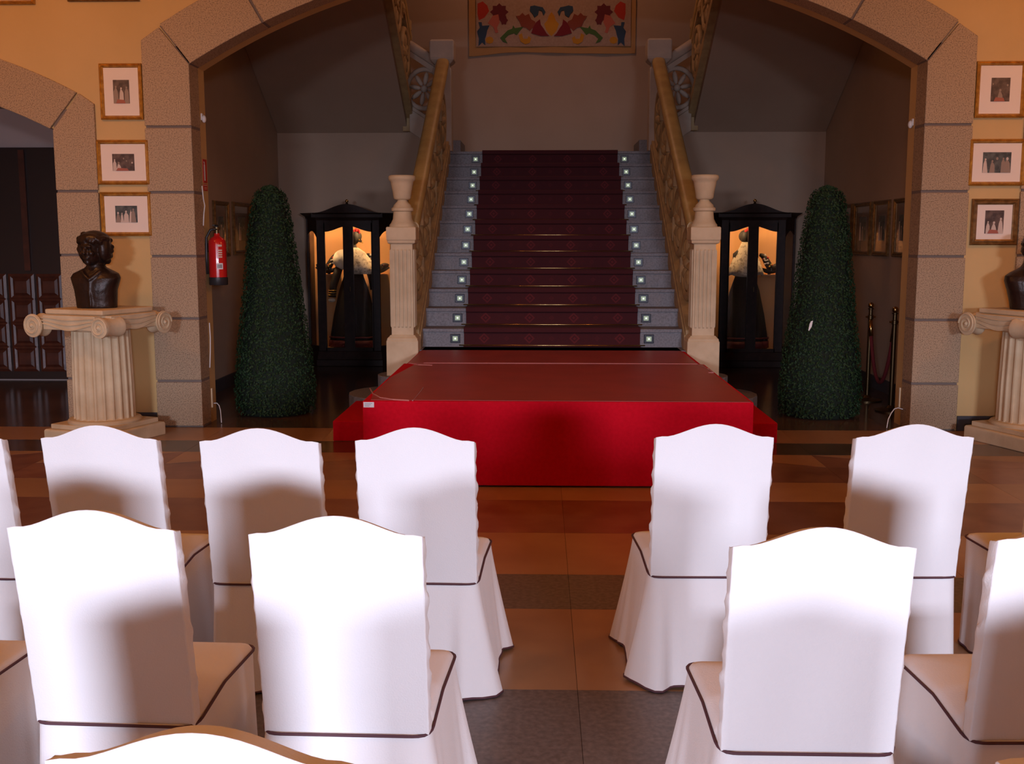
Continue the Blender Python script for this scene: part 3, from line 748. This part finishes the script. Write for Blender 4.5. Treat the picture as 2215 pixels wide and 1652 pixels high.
# alcove pictures on the side walls
def wall_pic(s, ya, yb, zt, zb, label, group):
    return picture((s*(XA-.001), (ya+yb)/2, (zt+zb)/2), abs(yb-ya), zt-zb, label, group, rz=s*-PI/2 if s > 0 else PI/2, framem='gilt_dark', fw_=.05, photo=(.4, .45), kind=1, mount='mount_tan')
for x0, x1, y0, y1, lb in ((458, 494, 433, 548, 'gold and black framed picture on the alcove wall right behind the fire extinguisher'), (500, 541, 436, 548, 'gold and black framed picture between the fire extinguisher and the topiary')):
    a, b_ = PX(x0, y0, -XA), PX(x1, y1, -XA); zt = (PX(x0, y0, -XA).z+PX(x1, y0+4, -XA).z)/2
    wall_pic(-1, a.y, b_.y, zt, zt-.62, lb, None)
for x0, x1, lb in ((1939, 1972, 'gold and black framed picture on the alcove wall nearest the stone pier'), (1895, 1929, 'gold and black framed picture above the rope stanchions, second from the pier'),
                   (1853, 1889, 'gold and black framed picture above the rope stanchions, third from the pier'), (1815, 1848, 'gold and black framed picture half hidden behind the topiary')):
    a, b_ = PX(x0, 430, XA), PX(x1, 430, XA); z = PX((x0+x1)/2, 432, XA).z
    wall_pic(1, b_.y, a.y, 2.12, 1.50, lb, None)

# ------------------------------------------------------------------ fire extinguisher, sign, cords, sensors
XJ = -3.18
p = PX(446, 612, XJ)
ex = thing('fire_extinguisher', 'red fire extinguisher with black foot hung on the arch jamb', 'fire extinguisher', (XJ+.105, 9.735, PX(446, 614, XJ).z-.01))
MB().lathe([(.080, 0), (.084, .005), (.084, .068), (.080, .072)], n=28).build('foot', 'black_plastic', ex, smooth=40)
MB().lathe([(.080, .06), (.080, .37), (.076, .40), (.060, .425), (.034, .44), (.026, .455), (.026, .47)], n=28).build('cylinder', 'extinguisher_red', ex, smooth=40)
MB().lathe([(.022, .465), (.022, .50), (.030, .503), (.030, .525), (.012, .53)], n=16).build('valve', 'brass_dark', ex, smooth=40)
MB().box(-.012, .012, -.10, .03, .535, .548).box(-.012, .012, -.085, .02, .50, .512).box(-.012, .012, -.02, .012, .515, .54).build('handle', 'black_plastic', ex, bevel=.003)
MB().tube([(-.01, 0, .51), (-.06, .0, .50), (-.092, -.02, .43), (-.094, -.03, .25), (-.09, -.03, .10)], .012, 8).build('hose', 'black_plastic', ex, smooth=1)
mb = MB(); mb.box(-.105, -.084, -.03, .03, .30, .38); mb.build('bracket', 'black_metal', ex)
def on_cyl(name, a0, a1, z0, z1, m_, r=.0808, par=ex):
    n_ = 8; mb = MB()
    mb.add([(r*math.sin(a0+(a1-a0)*i/n_), -r*math.cos(a0+(a1-a0)*i/n_), z) for z in (z0, z1) for i in range(n_+1)], [(i, i+1, i+n_+2, i+n_+1) for i in range(n_)])
    return mb.build(name, m_, par, smooth=1)
on_cyl('label', .15, .85, .145, .20, 'paper')
for q in range(4): on_cyl('print', .22+.14*q, .30+.14*q, .155, .19, 'black_plastic', .0812)
for zz, hh in ((.35, .018), (.31, .012), (.29, .012), (.27, .012), (.25, .012)): on_cyl('print', .3, .8, zz, zz+hh, 'photo_light', .0812)
sa, sb = PX(435, 343, XJ), PX(447, 413, XJ)
y0, y1 = 9.725, 9.835; zt, zb_ = sa.z, sb.z
sgn = thing('fire_sign', 'red extinguisher sign with white pictogram on the arch jamb', 'sign', (XJ, (y0+y1)/2, zb_))
MB().box(XJ+.0005, XJ+.004, y0, y1, zb_+.07, zt).build('pictogram_plate', 'sign_red', sgn, world=True)
MB().box(XJ+.0005, XJ+.004, y0, y1, zb_, zb_+.06).build('caption_plate', 'sign_red', sgn, world=True)
mb = MB(); mb.box(XJ+.004, XJ+.005, y0+.028, y0+.058, zb_+.09, zt-.05).box(XJ+.004, XJ+.005, y0+.035, y0+.05, zt-.05, zt-.025).box(XJ+.004, XJ+.005, y0+.02, y0+.04, zt-.032, zt-.022)
mb.build('pictogram', 'paper', sgn, world=True)
mb = MB(); mb.box(XJ+.004, XJ+.0045, y0+.01, y1-.01, zb_+.045, zb_+.052).box(XJ+.004, XJ+.0045, y0+.02, y1-.02, zb_+.025, zb_+.030).box(XJ+.004, XJ+.0045, y0+.02, y1-.02, zb_+.012, zb_+.016)
mb.build('caption', 'photo_light', sgn, world=True)
def cord(pts, label, group=None, r=.005):
    q = [Vector(p) for p in pts]; o = MB().tube(q, r, 6).build('cord', 'white_plastic', None, world=True, smooth=1, loc=q[-1]); tag(o, label, 'cord', group); return o
J = lambda x, y: PX(x, y, XJ+.006)
cord([J(437, 402), J(440, 430), J(443, 445), J(441, 462), J(440, 488)], 'thin white cord hanging below the red sign')
cord([J(453, 698), J(455, 730), J(455, 760), J(454, 795)], 'thin white cord running down the jamb under the extinguisher')
p0 = PX(462, 872, XJ+.008); cord([p0, p0+Vector((.03, .01, .0)), p0+Vector((.055, -.01, -.02)), p0+Vector((.075, -.04, -.06)), p0+Vector((.09, -.08, -.11)), (p0.x+.105, p0.y-.12, .006)], 'loose white cord looping from the wall socket to floor beside the topiary', r=.0045)
p1 = PX(1953, 885, 3.18-.008); cord([p1, p1+Vector((-.04, .01, .012)), p1+Vector((-.08, -.01, .005)), p1+Vector((-.115, -.035, -.03)), p1+Vector((-.15, -.07, -.08)), (p1.x-.17, p1.y-.10, .006)], 'loose white cord looping from the wall socket to floor by the stanchions', r=.0045)
for s, (xx, ya) in ((-1, (464, 850)), (1, (1954, 855))):
    p = PX(xx, ya, s*3.18)
    o = MB().box(*sorted((s*3.18, s*3.168)), 9.715, 9.745, max(.12, p.z-.12), p.z+.06).build('cable_trunking', 'cast_stone', None, world=True, loc=(s*3.18, 9.73, .12))
    tag(o, 'small cream cable cover on the arch jamb above the '+('extinguisher side' if s < 0 else 'stanchion side')+' cord', 'cable cover')
    p = PX(435 if s < 0 else 1984, 255 if s < 0 else 264, s*3.18)
    sn_ = thing('motion_sensor', 'small white sensor high inside the stone arch, '+SIDE[s], 'sensor', (s*3.18, 9.75, p.z), 0, 'white arch sensors')
    MB().box(*sorted((0, -s*.012)), -.025, .025, -.02, .04).build('base', 'white_plastic', sn_, bevel=.003)
    MB().ell((-s*.025, -.01, -.01), (.02, .026, .034), 12, 8).build('eye', 'white_plastic', sn_, smooth=1)

# ------------------------------------------------------------------ rope stanchions
tops = []
for (x, y), lb in (((1875, 866), 'slim brass stanchion with round knob nearest the topiary'), ((1926, 889), 'slim brass stanchion with round knob nearest the stone pier')):
    p = PZ(x, y); t = thing('stanchion', lb, 'stanchion', (p.x, p.y, 0))
    MB().lathe([(.15, 0), (.15, .012), (.13, .02), (.05, .035), (.03, .06)], n=28).build('base', 'brass_dark', t, smooth=40)
    MB().lathe([(.023, .05), (.023, .86), (.030, .865), (.030, .90), (.022, .905), (.020, .96), (.030, .965), (.030, .975), (.012, .98)], n=16).build('pole', 'brass_dark', t, smooth=40)
    MB().ell((0, 0, 1.005), (.030, .030, .032), 14, 9).build('knob', 'brass', t, smooth=1)
    MB().tube([(-.05, 0, .885), (.05, 0, .885)], .008, 8).build('hook', 'brass', t)
    tops.append(Vector((p.x, p.y, .87)))
A, B = tops; sag = .63
pts = [A.lerp(B, i/24)-Vector((0, 0, sag*(1-((i/24)*2-1)**2)**.85)) for i in range(25)]
rp_ = thing('barrier_rope', 'dark red velvet rope hanging between the two brass stanchions', 'rope', (A+B)/2-Vector((0, 0, sag)))
MB().tube(pts[1:-1], .019, 8).build('rope', 'rope_red', rp_, world=True, smooth=1)
for a, b_ in ((pts[0], pts[2]), (pts[-1], pts[-3])): MB().tube([a, a.lerp(b_, .8)], .022, 8).build('ferrule', 'brass', rp_, world=True, smooth=1)

# ------------------------------------------------------------------ display cabinets and costumes
def cabinet(s):
    lab = 'dark carved wooden display cabinet with lit interior holding the '+('costume with striped cuffs' if s < 0 else 'costume with the long lace shawl')
    xc = s*2.665; yf = 14.12
    t = thing('display_cabinet', lab, 'cabinet', (xc, yf, 0))
    W = .42; C = .17; D = .46          # half width of front, cant width, depth
    def plan(o=0): return [(-W-C-o, D+.0), (-W-C-o, .20-o*.4), (-W-o*.4, -o), (W+o*.4, -o), (W+C+o, .20-o*.4), (W+C+o, D)]
    def slab(z0, z1, o0, o1): return MB().loft([[(x, y_, z) for x, y_ in plan(o)] for z, o in ((z0, o0), (z1, o1))])
    mb = slab(0, .09, .06, .06); mb2 = slab(.09, .20, .045, .01)
    mb.build('plinth', 'dark_wood', t, bevel=.008); mb2.build('base_moulding', 'dark_wood', t, bevel=.006)
    MB().box(-W-C, W+C, D-.03, D, .2, 1.95).build('back_panel', 'velvet_tan', t)
    slab(.20, .215, -.01, -.01).build('floor_panel', 'velvet_tan', t)
    # posts
    for sx in (-1, 1):
        MB().box(*sorted((sx*(W+C), sx*(W+C-.05))), .17, D, .2, 1.99).build('side_post', 'dark_wood', t, bevel=.005)
        MB().box(*sorted((sx*W, sx*(W-.10))), -.005, .05, .2, 1.94).build('front_post', 'dark_wood', t, bevel=.006)
        # canted side light: frame rails and pane
        a = Vector((sx*W, .0, 0)); b_ = Vector((sx*(W+C), .19, 0)); d = (b_-a)
        MB().prism([a+Vector((0, 0, .2)), b_+Vector((0, 0, .2)), b_+Vector((0, 0, .27)), a+Vector((0, 0, .27))], (-sx*.01, .03, 0)).build('side_rail', 'dark_wood', t)
        fr_ = MB()
        for z0, z1 in ((1.80, 1.95),): fr_.prism([a+Vector((0, 0, z0)), b_+Vector((0, 0, z0)), b_+Vector((0, 0, z1)), a+Vector((0, 0, z1))], (-sx*.01, .03, 0))
        for i in range(6):       # arched head
            u0, u1 = i/6, (i+1)/6; h = lambda u: 1.68+.12*math.sin(PI*(.08+.84*u))
            fr_.prism([a+d*u0+Vector((0, 0, h(u0))), a+d*u1+Vector((0, 0, h(u1))), a+d*u1+Vector((0, 0, 1.81)), a+d*u0+Vector((0, 0, 1.81))], (-sx*.01, .03, 0))
        fr_.build('side_frame', 'dark_wood', t)
        MB().prism([a+Vector((0, .012, .26)), b_+Vector((0, .012, .26)), b_+Vector((0, .012, 1.82)), a+Vector((0, .012, 1.82))], (-sx*.001, .003, 0)).build('side_pane', 'glass', t)
        # door
        x0, x1 = 0, sx*(W-.10)
        top = lambda x: 1.80+.075*math.cos(PI*min(1, abs(x)/(W-.10)*1.0))*.5+.02
        dr = MB(); dr.box(*sorted((0, sx*.066)), -.012, .03, .2, 1.93); dr.box(*sorted((x1, x1-sx*.012)), -.01, .03, .2, 1.90)
        dr.box(*sorted((sx*.06, x1)), -.01, .03, .2, .245)
        for i in range(8):
            xa, xb = sx*.06+(x1-sx*.06)*i/8, sx*.06+(x1-sx*.06)*(i+1)/8
            pts = [(xa, -.01, top(xa)), (xb, -.01, top(xb)), (xb, -.01, 1.93), (xa, -.01, 1.93)]
            dr.prism(pts, (0, .04, 0))
        dd = dr.build('door', 'dark_wood', t)
        MB().box(*sorted((sx*.055, x1)), .008, .012, .23, 1.86).build('pane', 'glass', dd)
        if sx == 1: MB().tube([(.02, -.02, 1.0), (.02, -.022, 1.06)], .007, 8).build('key_plate', 'brass_dark', dd)
    # cornice with an ogee crest
    slab(1.93, 1.985, .0, .02).build('frieze', 'dark_wood', t)
    slab(1.985, 2.03, .02, .085).build('cornice', 'dark_wood', t, bevel=.006)
    n_ = 24; crest = lambda x: 2.03+.115*(.5+.5*math.cos(PI*min(1, abs(x)/(W+.02))))
    mb = MB()
    for dy, e in ((-.06, .0), (-.02, -.02)):
        xs = [-(W+.05)+2*(W+.05)*i/n_ for i in range(n_+1)]
        for i in range(n_): mb.prism([(xs[i], dy, 1.97), (xs[i+1], dy, 1.97), (xs[i+1], dy, crest(xs[i+1])+e), (xs[i], dy, crest(xs[i])+e)], (0, .05 if dy == -.06 else .40, 0))
    mb.build('crest', 'dark_wood', t)
    mb = MB().lathe([(.02, 0), (.012, .02), (.025, .03), (.022, .045), (.008, .06)], (0, -.03, 2.145), 12)
    mb.build('finial', 'brass', t, smooth=1)
    # lamps inside the cabinet
    for lx in (-.36, .36):
        lp = MB().lathe([(.03, 1.945), (.03, 1.96)], (lx, .11, 0), 14).build('lamp', 'lamp_glow', t)
    l = bpy.data.lights.new('cabinet_lamp_light', 'POINT'); l.energy = 26 if s < 0 else 16; l.color = (1, .58, .24); l.shadow_soft_size = .04
    for lx in (-.36, .36):
        o = bpy.data.objects.new('cabinet_lamp_light', l); COL.objects.link(o); o.location = (xc+lx, yf+.11, 1.90)
    return t
cabinet(-1); cabinet(1)
def ornament(s, dx, mirx, lb):
    t = thing('ornate_headdress', 'dark beaded headdress in the cabinet, '+lb, 'headdress', (s*2.68+dx, 14.36, 1.28))
    mb = MB(); pts = []
    for i in range(15):
        u = i/14; pts.append((mirx*(-.14+.30*u), 0, .20-.17*math.sin(u*PI*.6)+.03*math.sin(u*9)))
    mb.tube(pts, [.02+.028*math.sin(PI*i/14) for i in range(15)], 8)
    mb.tube([(mirx*(-.15+.32*i/10), -.01, .03-.05*math.sin(PI*i/10)) for i in range(11)], [.012+.02*math.sin(PI*i/10) for i in range(11)], 8)
    mb.tube([(0, .03, -.06), (0, .035, .1)], .02, 8)
    mb.build('crown', 'dress_black', t, smooth=1)
    R = random.Random(5)
    for k in range(22):
        i = R.randrange(2, 13); p = pts[i]
        MB().ell((p[0]+R.uniform(-.02, .02), -.045+R.uniform(-.01, .01), p[2]+R.uniform(-.05, .035)), R.uniform(.008, .014), 8, 5).build('bead', R.choice(['gold_thread', 'white_bead', 'flower_red', 'white_bead', 't_blue']), t, smooth=1)
    # little shelf that carries it
    MB().box(-.12, .12, .0, .21, -.075, -.06).build('shelf', 'velvet_tan', t)
ornament(-1, -.30, -1, 'by the striped cuff of the costume'); ornament(-1, .36, 1, 'behind the urn topped newel post'); ornament(1, .26, 1, 'beside the lace shawl costume')
def costume(s):
    lab = 'black regional dress with white puffed blouse and gold striped cuffs in the lit cabinet' if s < 0 else 'black regional dress with long cream lace shawl in the lit cabinet'
    t = thing('costume', lab, 'costume', (s*2.665+(.03 if s < 0 else -.055), 14.33, .215), 0)
    n_ = 48
    def skirt(prof, nm, m_, fold=.06, k=14):
        rings = []
        for r, z in prof:
            f_ = fold*min(1, max(0, (1.0-z)/.8)); rings.append([(r*(1+f_*math.sin(k*2*PI*i/n_))*math.cos(2*PI*i/n_), .55*r*(1+f_*math.sin(k*2*PI*i/n_))*math.sin(2*PI*i/n_), z) for i in range(n_)])
        return MB().loft(rings).build(nm, m_, t, smooth=1)
    skirt([(.33, .03), (.325, .12)], 'hem_band', 'dress_red', .07, 12)
    skirt([(.315, .02), (.32, .03), (.318, .125), (.27, .45), (.20, .78), (.14, .96), (.125, 1.02)], 'skirt', 'dress_black', .06, 12)
    skirt([(.327, .15), (.325, .17)], 'hem_ribbon', 'dress_red', .07, 12)
    MB().loft([[(rx*math.cos(2*PI*i/24), ry*math.sin(2*PI*i/24), z) for i in range(24)] for rx, ry, z in ((.12, .08, 1.0), (.14, .09, 1.08), (.17, .10, 1.2), (.17, .09, 1.28), (.10, .07, 1.34), (.045, .045, 1.37), (.042, .045, 1.42))]).build('bodice', 'dress_black', t, smooth=1)
    if s < 0:
        bl = MB().ell((-.14, -.03, 1.20), (.13, .10, .135), 18, 12); bl.ell((.05, -.06, 1.20), (.14, .06, .10), 16, 10)
        o = bl.build('blouse', 'blouse', t, smooth=1)
        sh = MB(); nn = 12
        sh.loft([[(rx*math.cos(a)+ox, -ry*math.sin(a)-.02, z) for a in [PI*j/nn for j in range(nn+1)]] for rx, ry, z, ox in ((.05, .06, 1.36, .02), (.11, .10, 1.30, .05), (.16, .13, 1.20, .08), (.18, .14, 1.10, .10), (.17, .14, 1.01, .12))], closed=False)
        sho = sh.build('shawl', 'lace', t, smooth=1); md = sho.modifiers.new('thick', 'SOLIDIFY'); md.thickness = .006
        sl = MB().tube([(-.18, -.02, 1.12), (-.23, -.03, .98), (-.27, -.05, .84), (-.285, -.07, .70)], [.05, .055, .05, .052], 12).build('sleeve', 'dress_black', t, smooth=1)
        for f_ in (0, 1, 2):
            z = .79-.03*f_; x = -.277-.004*f_
            MB().tube([(x+.054*math.cos(2*PI*i/16), -.06+.054*math.sin(2*PI*i/16), z) for i in range(16)], .0045, 6, True).build('cuff_stripe', 'gold_thread', sl)
        MB().ell((-.288, -.075, .66), (.05, .045, .03), 12, 7).build('cuff_frill', 'lace', t, smooth=1)
        MB().tube([(.20, .0, 1.10), (.25, -.01, .95), (.27, -.02, .80)], [.05, .052, .045], 12).build('sleeve', 'dress_black', t, smooth=1)
    else:
        sh = MB(); nn = 20
        sh.loft([[((rx+.012*math.sin(j*2.4)*(1.42-z)*3)*math.cos(a), -(ry+.012*math.sin(j*2.4)*(1.42-z)*3)*math.sin(a)-.01, z+(.03*math.sin(a*2)**2 if z < 1.06 else 0)) for j, a in enumerate([PI*q/nn for q in range(nn+1)])]
                 for rx, ry, z in ((.055, .06, 1.44), (.09, .09, 1.36), (.15, .12, 1.25), (.20, .14, 1.13), (.235, .155, 1.02), (.225, .15, .985))], closed=False)
        sho = sh.build('shawl', 'lace', t, smooth=1); md = sho.modifiers.new('thick', 'SOLIDIFY'); md.thickness = .006
        MB().ell((0, -.03, 1.02), (.20, .12, .05), 16, 8).build('blouse', 'blouse', t, smooth=1)
    hd = MB().ell((.02 if s < 0 else 0, -.01, 1.50), (.075, .085, .10), 16, 10)
    hd.ell((.02 if s < 0 else 0, .03, 1.51), (.095, .07, .085), 16, 10)
    hd.add([(-.06, -.03, 1.50), (.13, -.03, 1.44), (.13, .05, 1.42), (-.06, .06, 1.46), (.03, 0, 1.60)], [(0, 1, 4), (1, 2, 4), (2, 3, 4), (3, 0, 4), (3, 2, 1, 0)])
    hd.build('head_cloth', 'dress_black', t, smooth=40)
    R = random.Random(2)
    for k in range(6): MB().ell((R.uniform(0, .07)+(.02 if s < 0 else -.02), -.03+R.uniform(-.03, .02), 1.575+R.uniform(-.02, .03)), R.uniform(.016, .026), 9, 6).build('flower', 'flower_red', t, smooth=1)
    for k in range(4): MB().ell((.13-.04*k, -.05, 1.43+.035*k), .010, 8, 5).build('bead', 'gold_thread', t, smooth=1)
costume(-1); costume(1)

# ------------------------------------------------------------------ slipcovered chairs
def rrect_loop(wr, wf, y0, y1, r, N):
    """closed loop, starts at the middle of the rear edge, counter-clockwise seen from above; returns points and outward normals"""
    c = [(wr/2, y0), (wf/2, y1), (-wf/2, y1), (-wr/2, y0)]; pts = []
    for i, (x, y_) in enumerate(c):
        p, q = Vector(c[i-1]), Vector(c[(i+1) % 4]); P = Vector((x, y_)); a = (p-P).normalized(); b_ = (q-P).normalized()
        for k in range(9):
            t = k/8; pts.append(P+a*r*(1-t)**2+b_*r*t**2)
    L = [0]
    for i in range(len(pts)): L.append(L[-1]+(pts[(i+1) % len(pts)]-pts[i]).length)
    out = []
    for k in range(N):
        d = L[-1]*k/N; i = max(j for j in range(len(pts)) if L[j] <= d+1e-9); f_ = (d-L[i])/max(1e-9, L[i+1]-L[i])
        out.append(pts[i].lerp(pts[(i+1) % len(pts)], f_))
    nr = []
    for k in range(N):
        t = out[(k+1) % N]-out[k-1]; nr.append(Vector((t.y, -t.x)).normalized())
    return out, nr
def chair(seed, flare):
    R = random.Random(seed)
    t = thing('banquet_chair', 'x', 'chair', (0, 0, 0), 0, 'white slipcovered chairs')
    # back: rings from seat to crest, rear face towards -Y, gathered gusset along the sides
    nu = 20; Z0 = .426; rings = []; ph = R.uniform(0, 6); ns = 3
    def ztop(u):
        u = abs(u); return .984+(.048*(.5+.5*math.cos(PI*u/.80))**.72 if u < .80 else 0)-(.004*((u-.96)/.04)**2 if u > .96 else 0)
    for j in range(31):
        v = j/30; ring = []
        def pt(u, side, z, k=None):
            yc = -.095*((z-Z0)/.60)**1.15+.024; th = .023
            if k is None:
                y_ = yc+(-th if side == 0 else th)
                if side == 0: y_ += (.004*math.sin(u*5+ph)*math.sin(z*9+ph)-.007*math.sin(PI*min(1, v*1.02)))*(1-u*u)
                else: y_ += .010*(1-u*u)
                return (.2145*u, y_, z)
            f_ = (k+1)/(ns+1); pk = math.sin(PI*f_)
            ruf = (.0055*math.sin(z*88+ph+k*.9+3*(u > 0))+.003*math.sin(z*37+ph+k))*pk*min(1, v*6, (1-v)*7)
            return (.2145*u+math.copysign(.004*pk+ruf, u), yc-th+2*th*f_, z+ruf*.5)
        for i in range(nu+1):
            u = -1+2*i/nu; ring.append(pt(u, 0, Z0+v*(ztop(u)-Z0)))
        for k in range(ns): ring.append(pt(1, 0, Z0+v*(ztop(1)-.008-Z0), k))
        for i in range(nu+1):
            u = 1-2*i/nu; ring.append(pt(u, 1, Z0+v*(ztop(u)-.016-Z0)))
        for k in range(ns): ring.append(pt(-1, 0, Z0+v*(ztop(1)-.008-Z0), ns-1-k))
        rings.append(ring)
    mb = MB(); mb.loft(rings, cap=False); n_ = len(rings[0]); base = (len(rings)-1)*n_
    fr0 = nu+1+ns
    for bb, rev in ((base, False), (0, True)):
        qs = [(bb+i, bb+i+1, bb+fr0+nu-i-1, bb+fr0+nu-i) for i in range(nu)]
        qs += [tuple(bb+k for k in range(nu, fr0+1)), tuple([bb]+[bb+fr0+nu+k for k in range(ns, -1, -1)][::1])]
        for q in qs[:-1]+[tuple(reversed(qs[-1]))]: mb.f.append(tuple(reversed(q)) if rev else q); mb.m.append(0)
    o = mb.build('back_cover', 'cloth_white', t, smooth=50, bevel=.005)
    # seat
    N = 120
    lp, nm_ = rrect_loop(.436, .482, -.006, .465, .045, N)
    zl = lambda p: .424+.038*min(1, max(0, p.y/.2))
    cen = Vector((0, .24)); rings = [[(p.x, p.y, zl(p)-.04) for p in lp]]
    for k, dz in ((1, 0), (.97, .012), (.9, .018), (.7, .024), (.4, .028), (.1, .030)):
        rings.append([(cen.x+(p.x-cen.x)*k, cen.y+(p.y-cen.y)*k, zl(p)*k+.464*(1-k)+dz*(1 if p.y > .06 else .3)) for p in lp])
    MB().loft(rings).build('seat_cover', 'cloth_white', t, smooth=1)
    MB().tube([(p.x+q.x*.003, p.y+q.y*.003, zl(p)+.002) for p, q in zip(lp, nm_)], .0042, 6, True).build('seat_piping', 'piping', t, smooth=1)
    # skirt with corner pleats
    rings = []; L = N
    corner = [0]*N
    for k, p in enumerate(lp):
        cx_ = min((Vector(c)-p).length for c in ((.218, 0), (-.218, 0), (.241, .465), (-.241, .465))); corner[k] = math.exp(-(cx_/.085)**2)
    ph2 = R.uniform(0, 6)
    for j in range(11):
        f_ = j/10; ring = []
        for k, (p, q) in enumerate(zip(lp, nm_)):
            z = zl(p)*(1-f_)+f_*(.014+.006*math.sin(k*.6+ph2))
            o_ = flare*(.055*f_**1.2+.05*corner[k]*f_**1.1)+f_*(.4+.6*flare)*(.022*corner[k]*math.sin(k*1.15+ph2)+.008*math.sin(k*.28+ph2))
            ring.append((p.x+q.x*o_, p.y+q.y*o_, z))
        rings.append(ring)
    sk = MB().loft(rings, cap=False).build('skirt', 'cloth_white', t, smooth=1)
    MB().tube([(a[0], a[1], a[2]-.002) for a in rings[-1]], .0045, 6, True).build('hem_piping', 'piping', t, smooth=1)
    return t
protos = [chair(11, .85), chair(23, .15)]
used = [False, False]; cnt = [0]
def put_chair(cx_, cw, y_ref, label, rz=0, dy=0):
    """cx_ : pixel column of the back's top centre, cw: pixel width of the shoulders, y_ref: pixel row of the crest"""
    D = (F*.437/cw-.668*math.sin(THT))/math.cos(THT)
    p = PY(cx_, y_ref, D)
    i = 0 if label.endswith('next to the aisle') else 1
    if not used[i]: t = protos[i]; used[i] = True
    else: t = copy_tree(protos[i])
    a = math.radians(rz); off_ = Vector((.115*-math.sin(a)*-1, .105, 0))
    t.location = (p.x-.1*math.sin(a), p.y+.096+dy, 0); t.rotation_euler = (0, 0, a)
    t['label'] = label; t['category'] = 'chair'; t['group'] = 'white slipcovered chairs'
    return t
Ls, Rs = 'woman\'s bust side', 'man\'s bust side'
put_chair(895, 266, 922, 'white slipcovered chair, front row, '+Ls+', next to the aisle', -1)
put_chair(556, 268, 922, 'white slipcovered chair, front row, '+Ls+', second from the aisle', -1)
put_chair(207, 265, 918, 'white slipcovered chair, front row, '+Ls+', third from the aisle', -2)
put_chair(-128, 265, 918, 'white slipcovered chair, front row, '+Ls+', fourth from the aisle', -2)
put_chair(1549, 259, 905, 'white slipcovered chair, front row, '+Rs+', next to the aisle', 1)
put_chair(1985, 258, 912, 'white slipcovered chair, front row, '+Rs+', second from the aisle', 2)
put_chair(2390, 258, 914, 'white slipcovered chair, front row, '+Rs+', third from the aisle', 2)
put_chair(721, 391, 1122, 'white slipcovered chair, second row, '+Ls+', next to the aisle', -1)
put_chair(187, 385, 1112, 'white slipcovered chair, second row, '+Ls+', second from the aisle', -2)
put_chair(-380, 385, 1112, 'white slipcovered chair, second row, '+Ls+', third from the aisle', -2)
put_chair(1790, 402, 1120, 'white slipcovered chair, second row, '+Rs+', next to the aisle', 0)
put_chair(2362, 390, 1118, 'white slipcovered chair, second row, '+Rs+', second from the aisle', 2)
put_chair(412, 700, 1578, 'unseen white slipcovered chair, third row, '+Ls+', next to the aisle', -2)
put_chair(2545, 686, 1585, 'unseen white slipcovered chair, third row, '+Rs+', next to the aisle', 1)
put_chair(-480, 686, 1578, 'unseen white slipcovered chair, third row, '+Ls+', second from the aisle', -2)  # out of view, added for the shadow it throws on the second row
put_chair(3450, 686, 1585, 'unseen white slipcovered chair, third row, '+Rs+', second from the aisle', 1)  # likewise unseen, added to cast its shadow on the chairs ahead
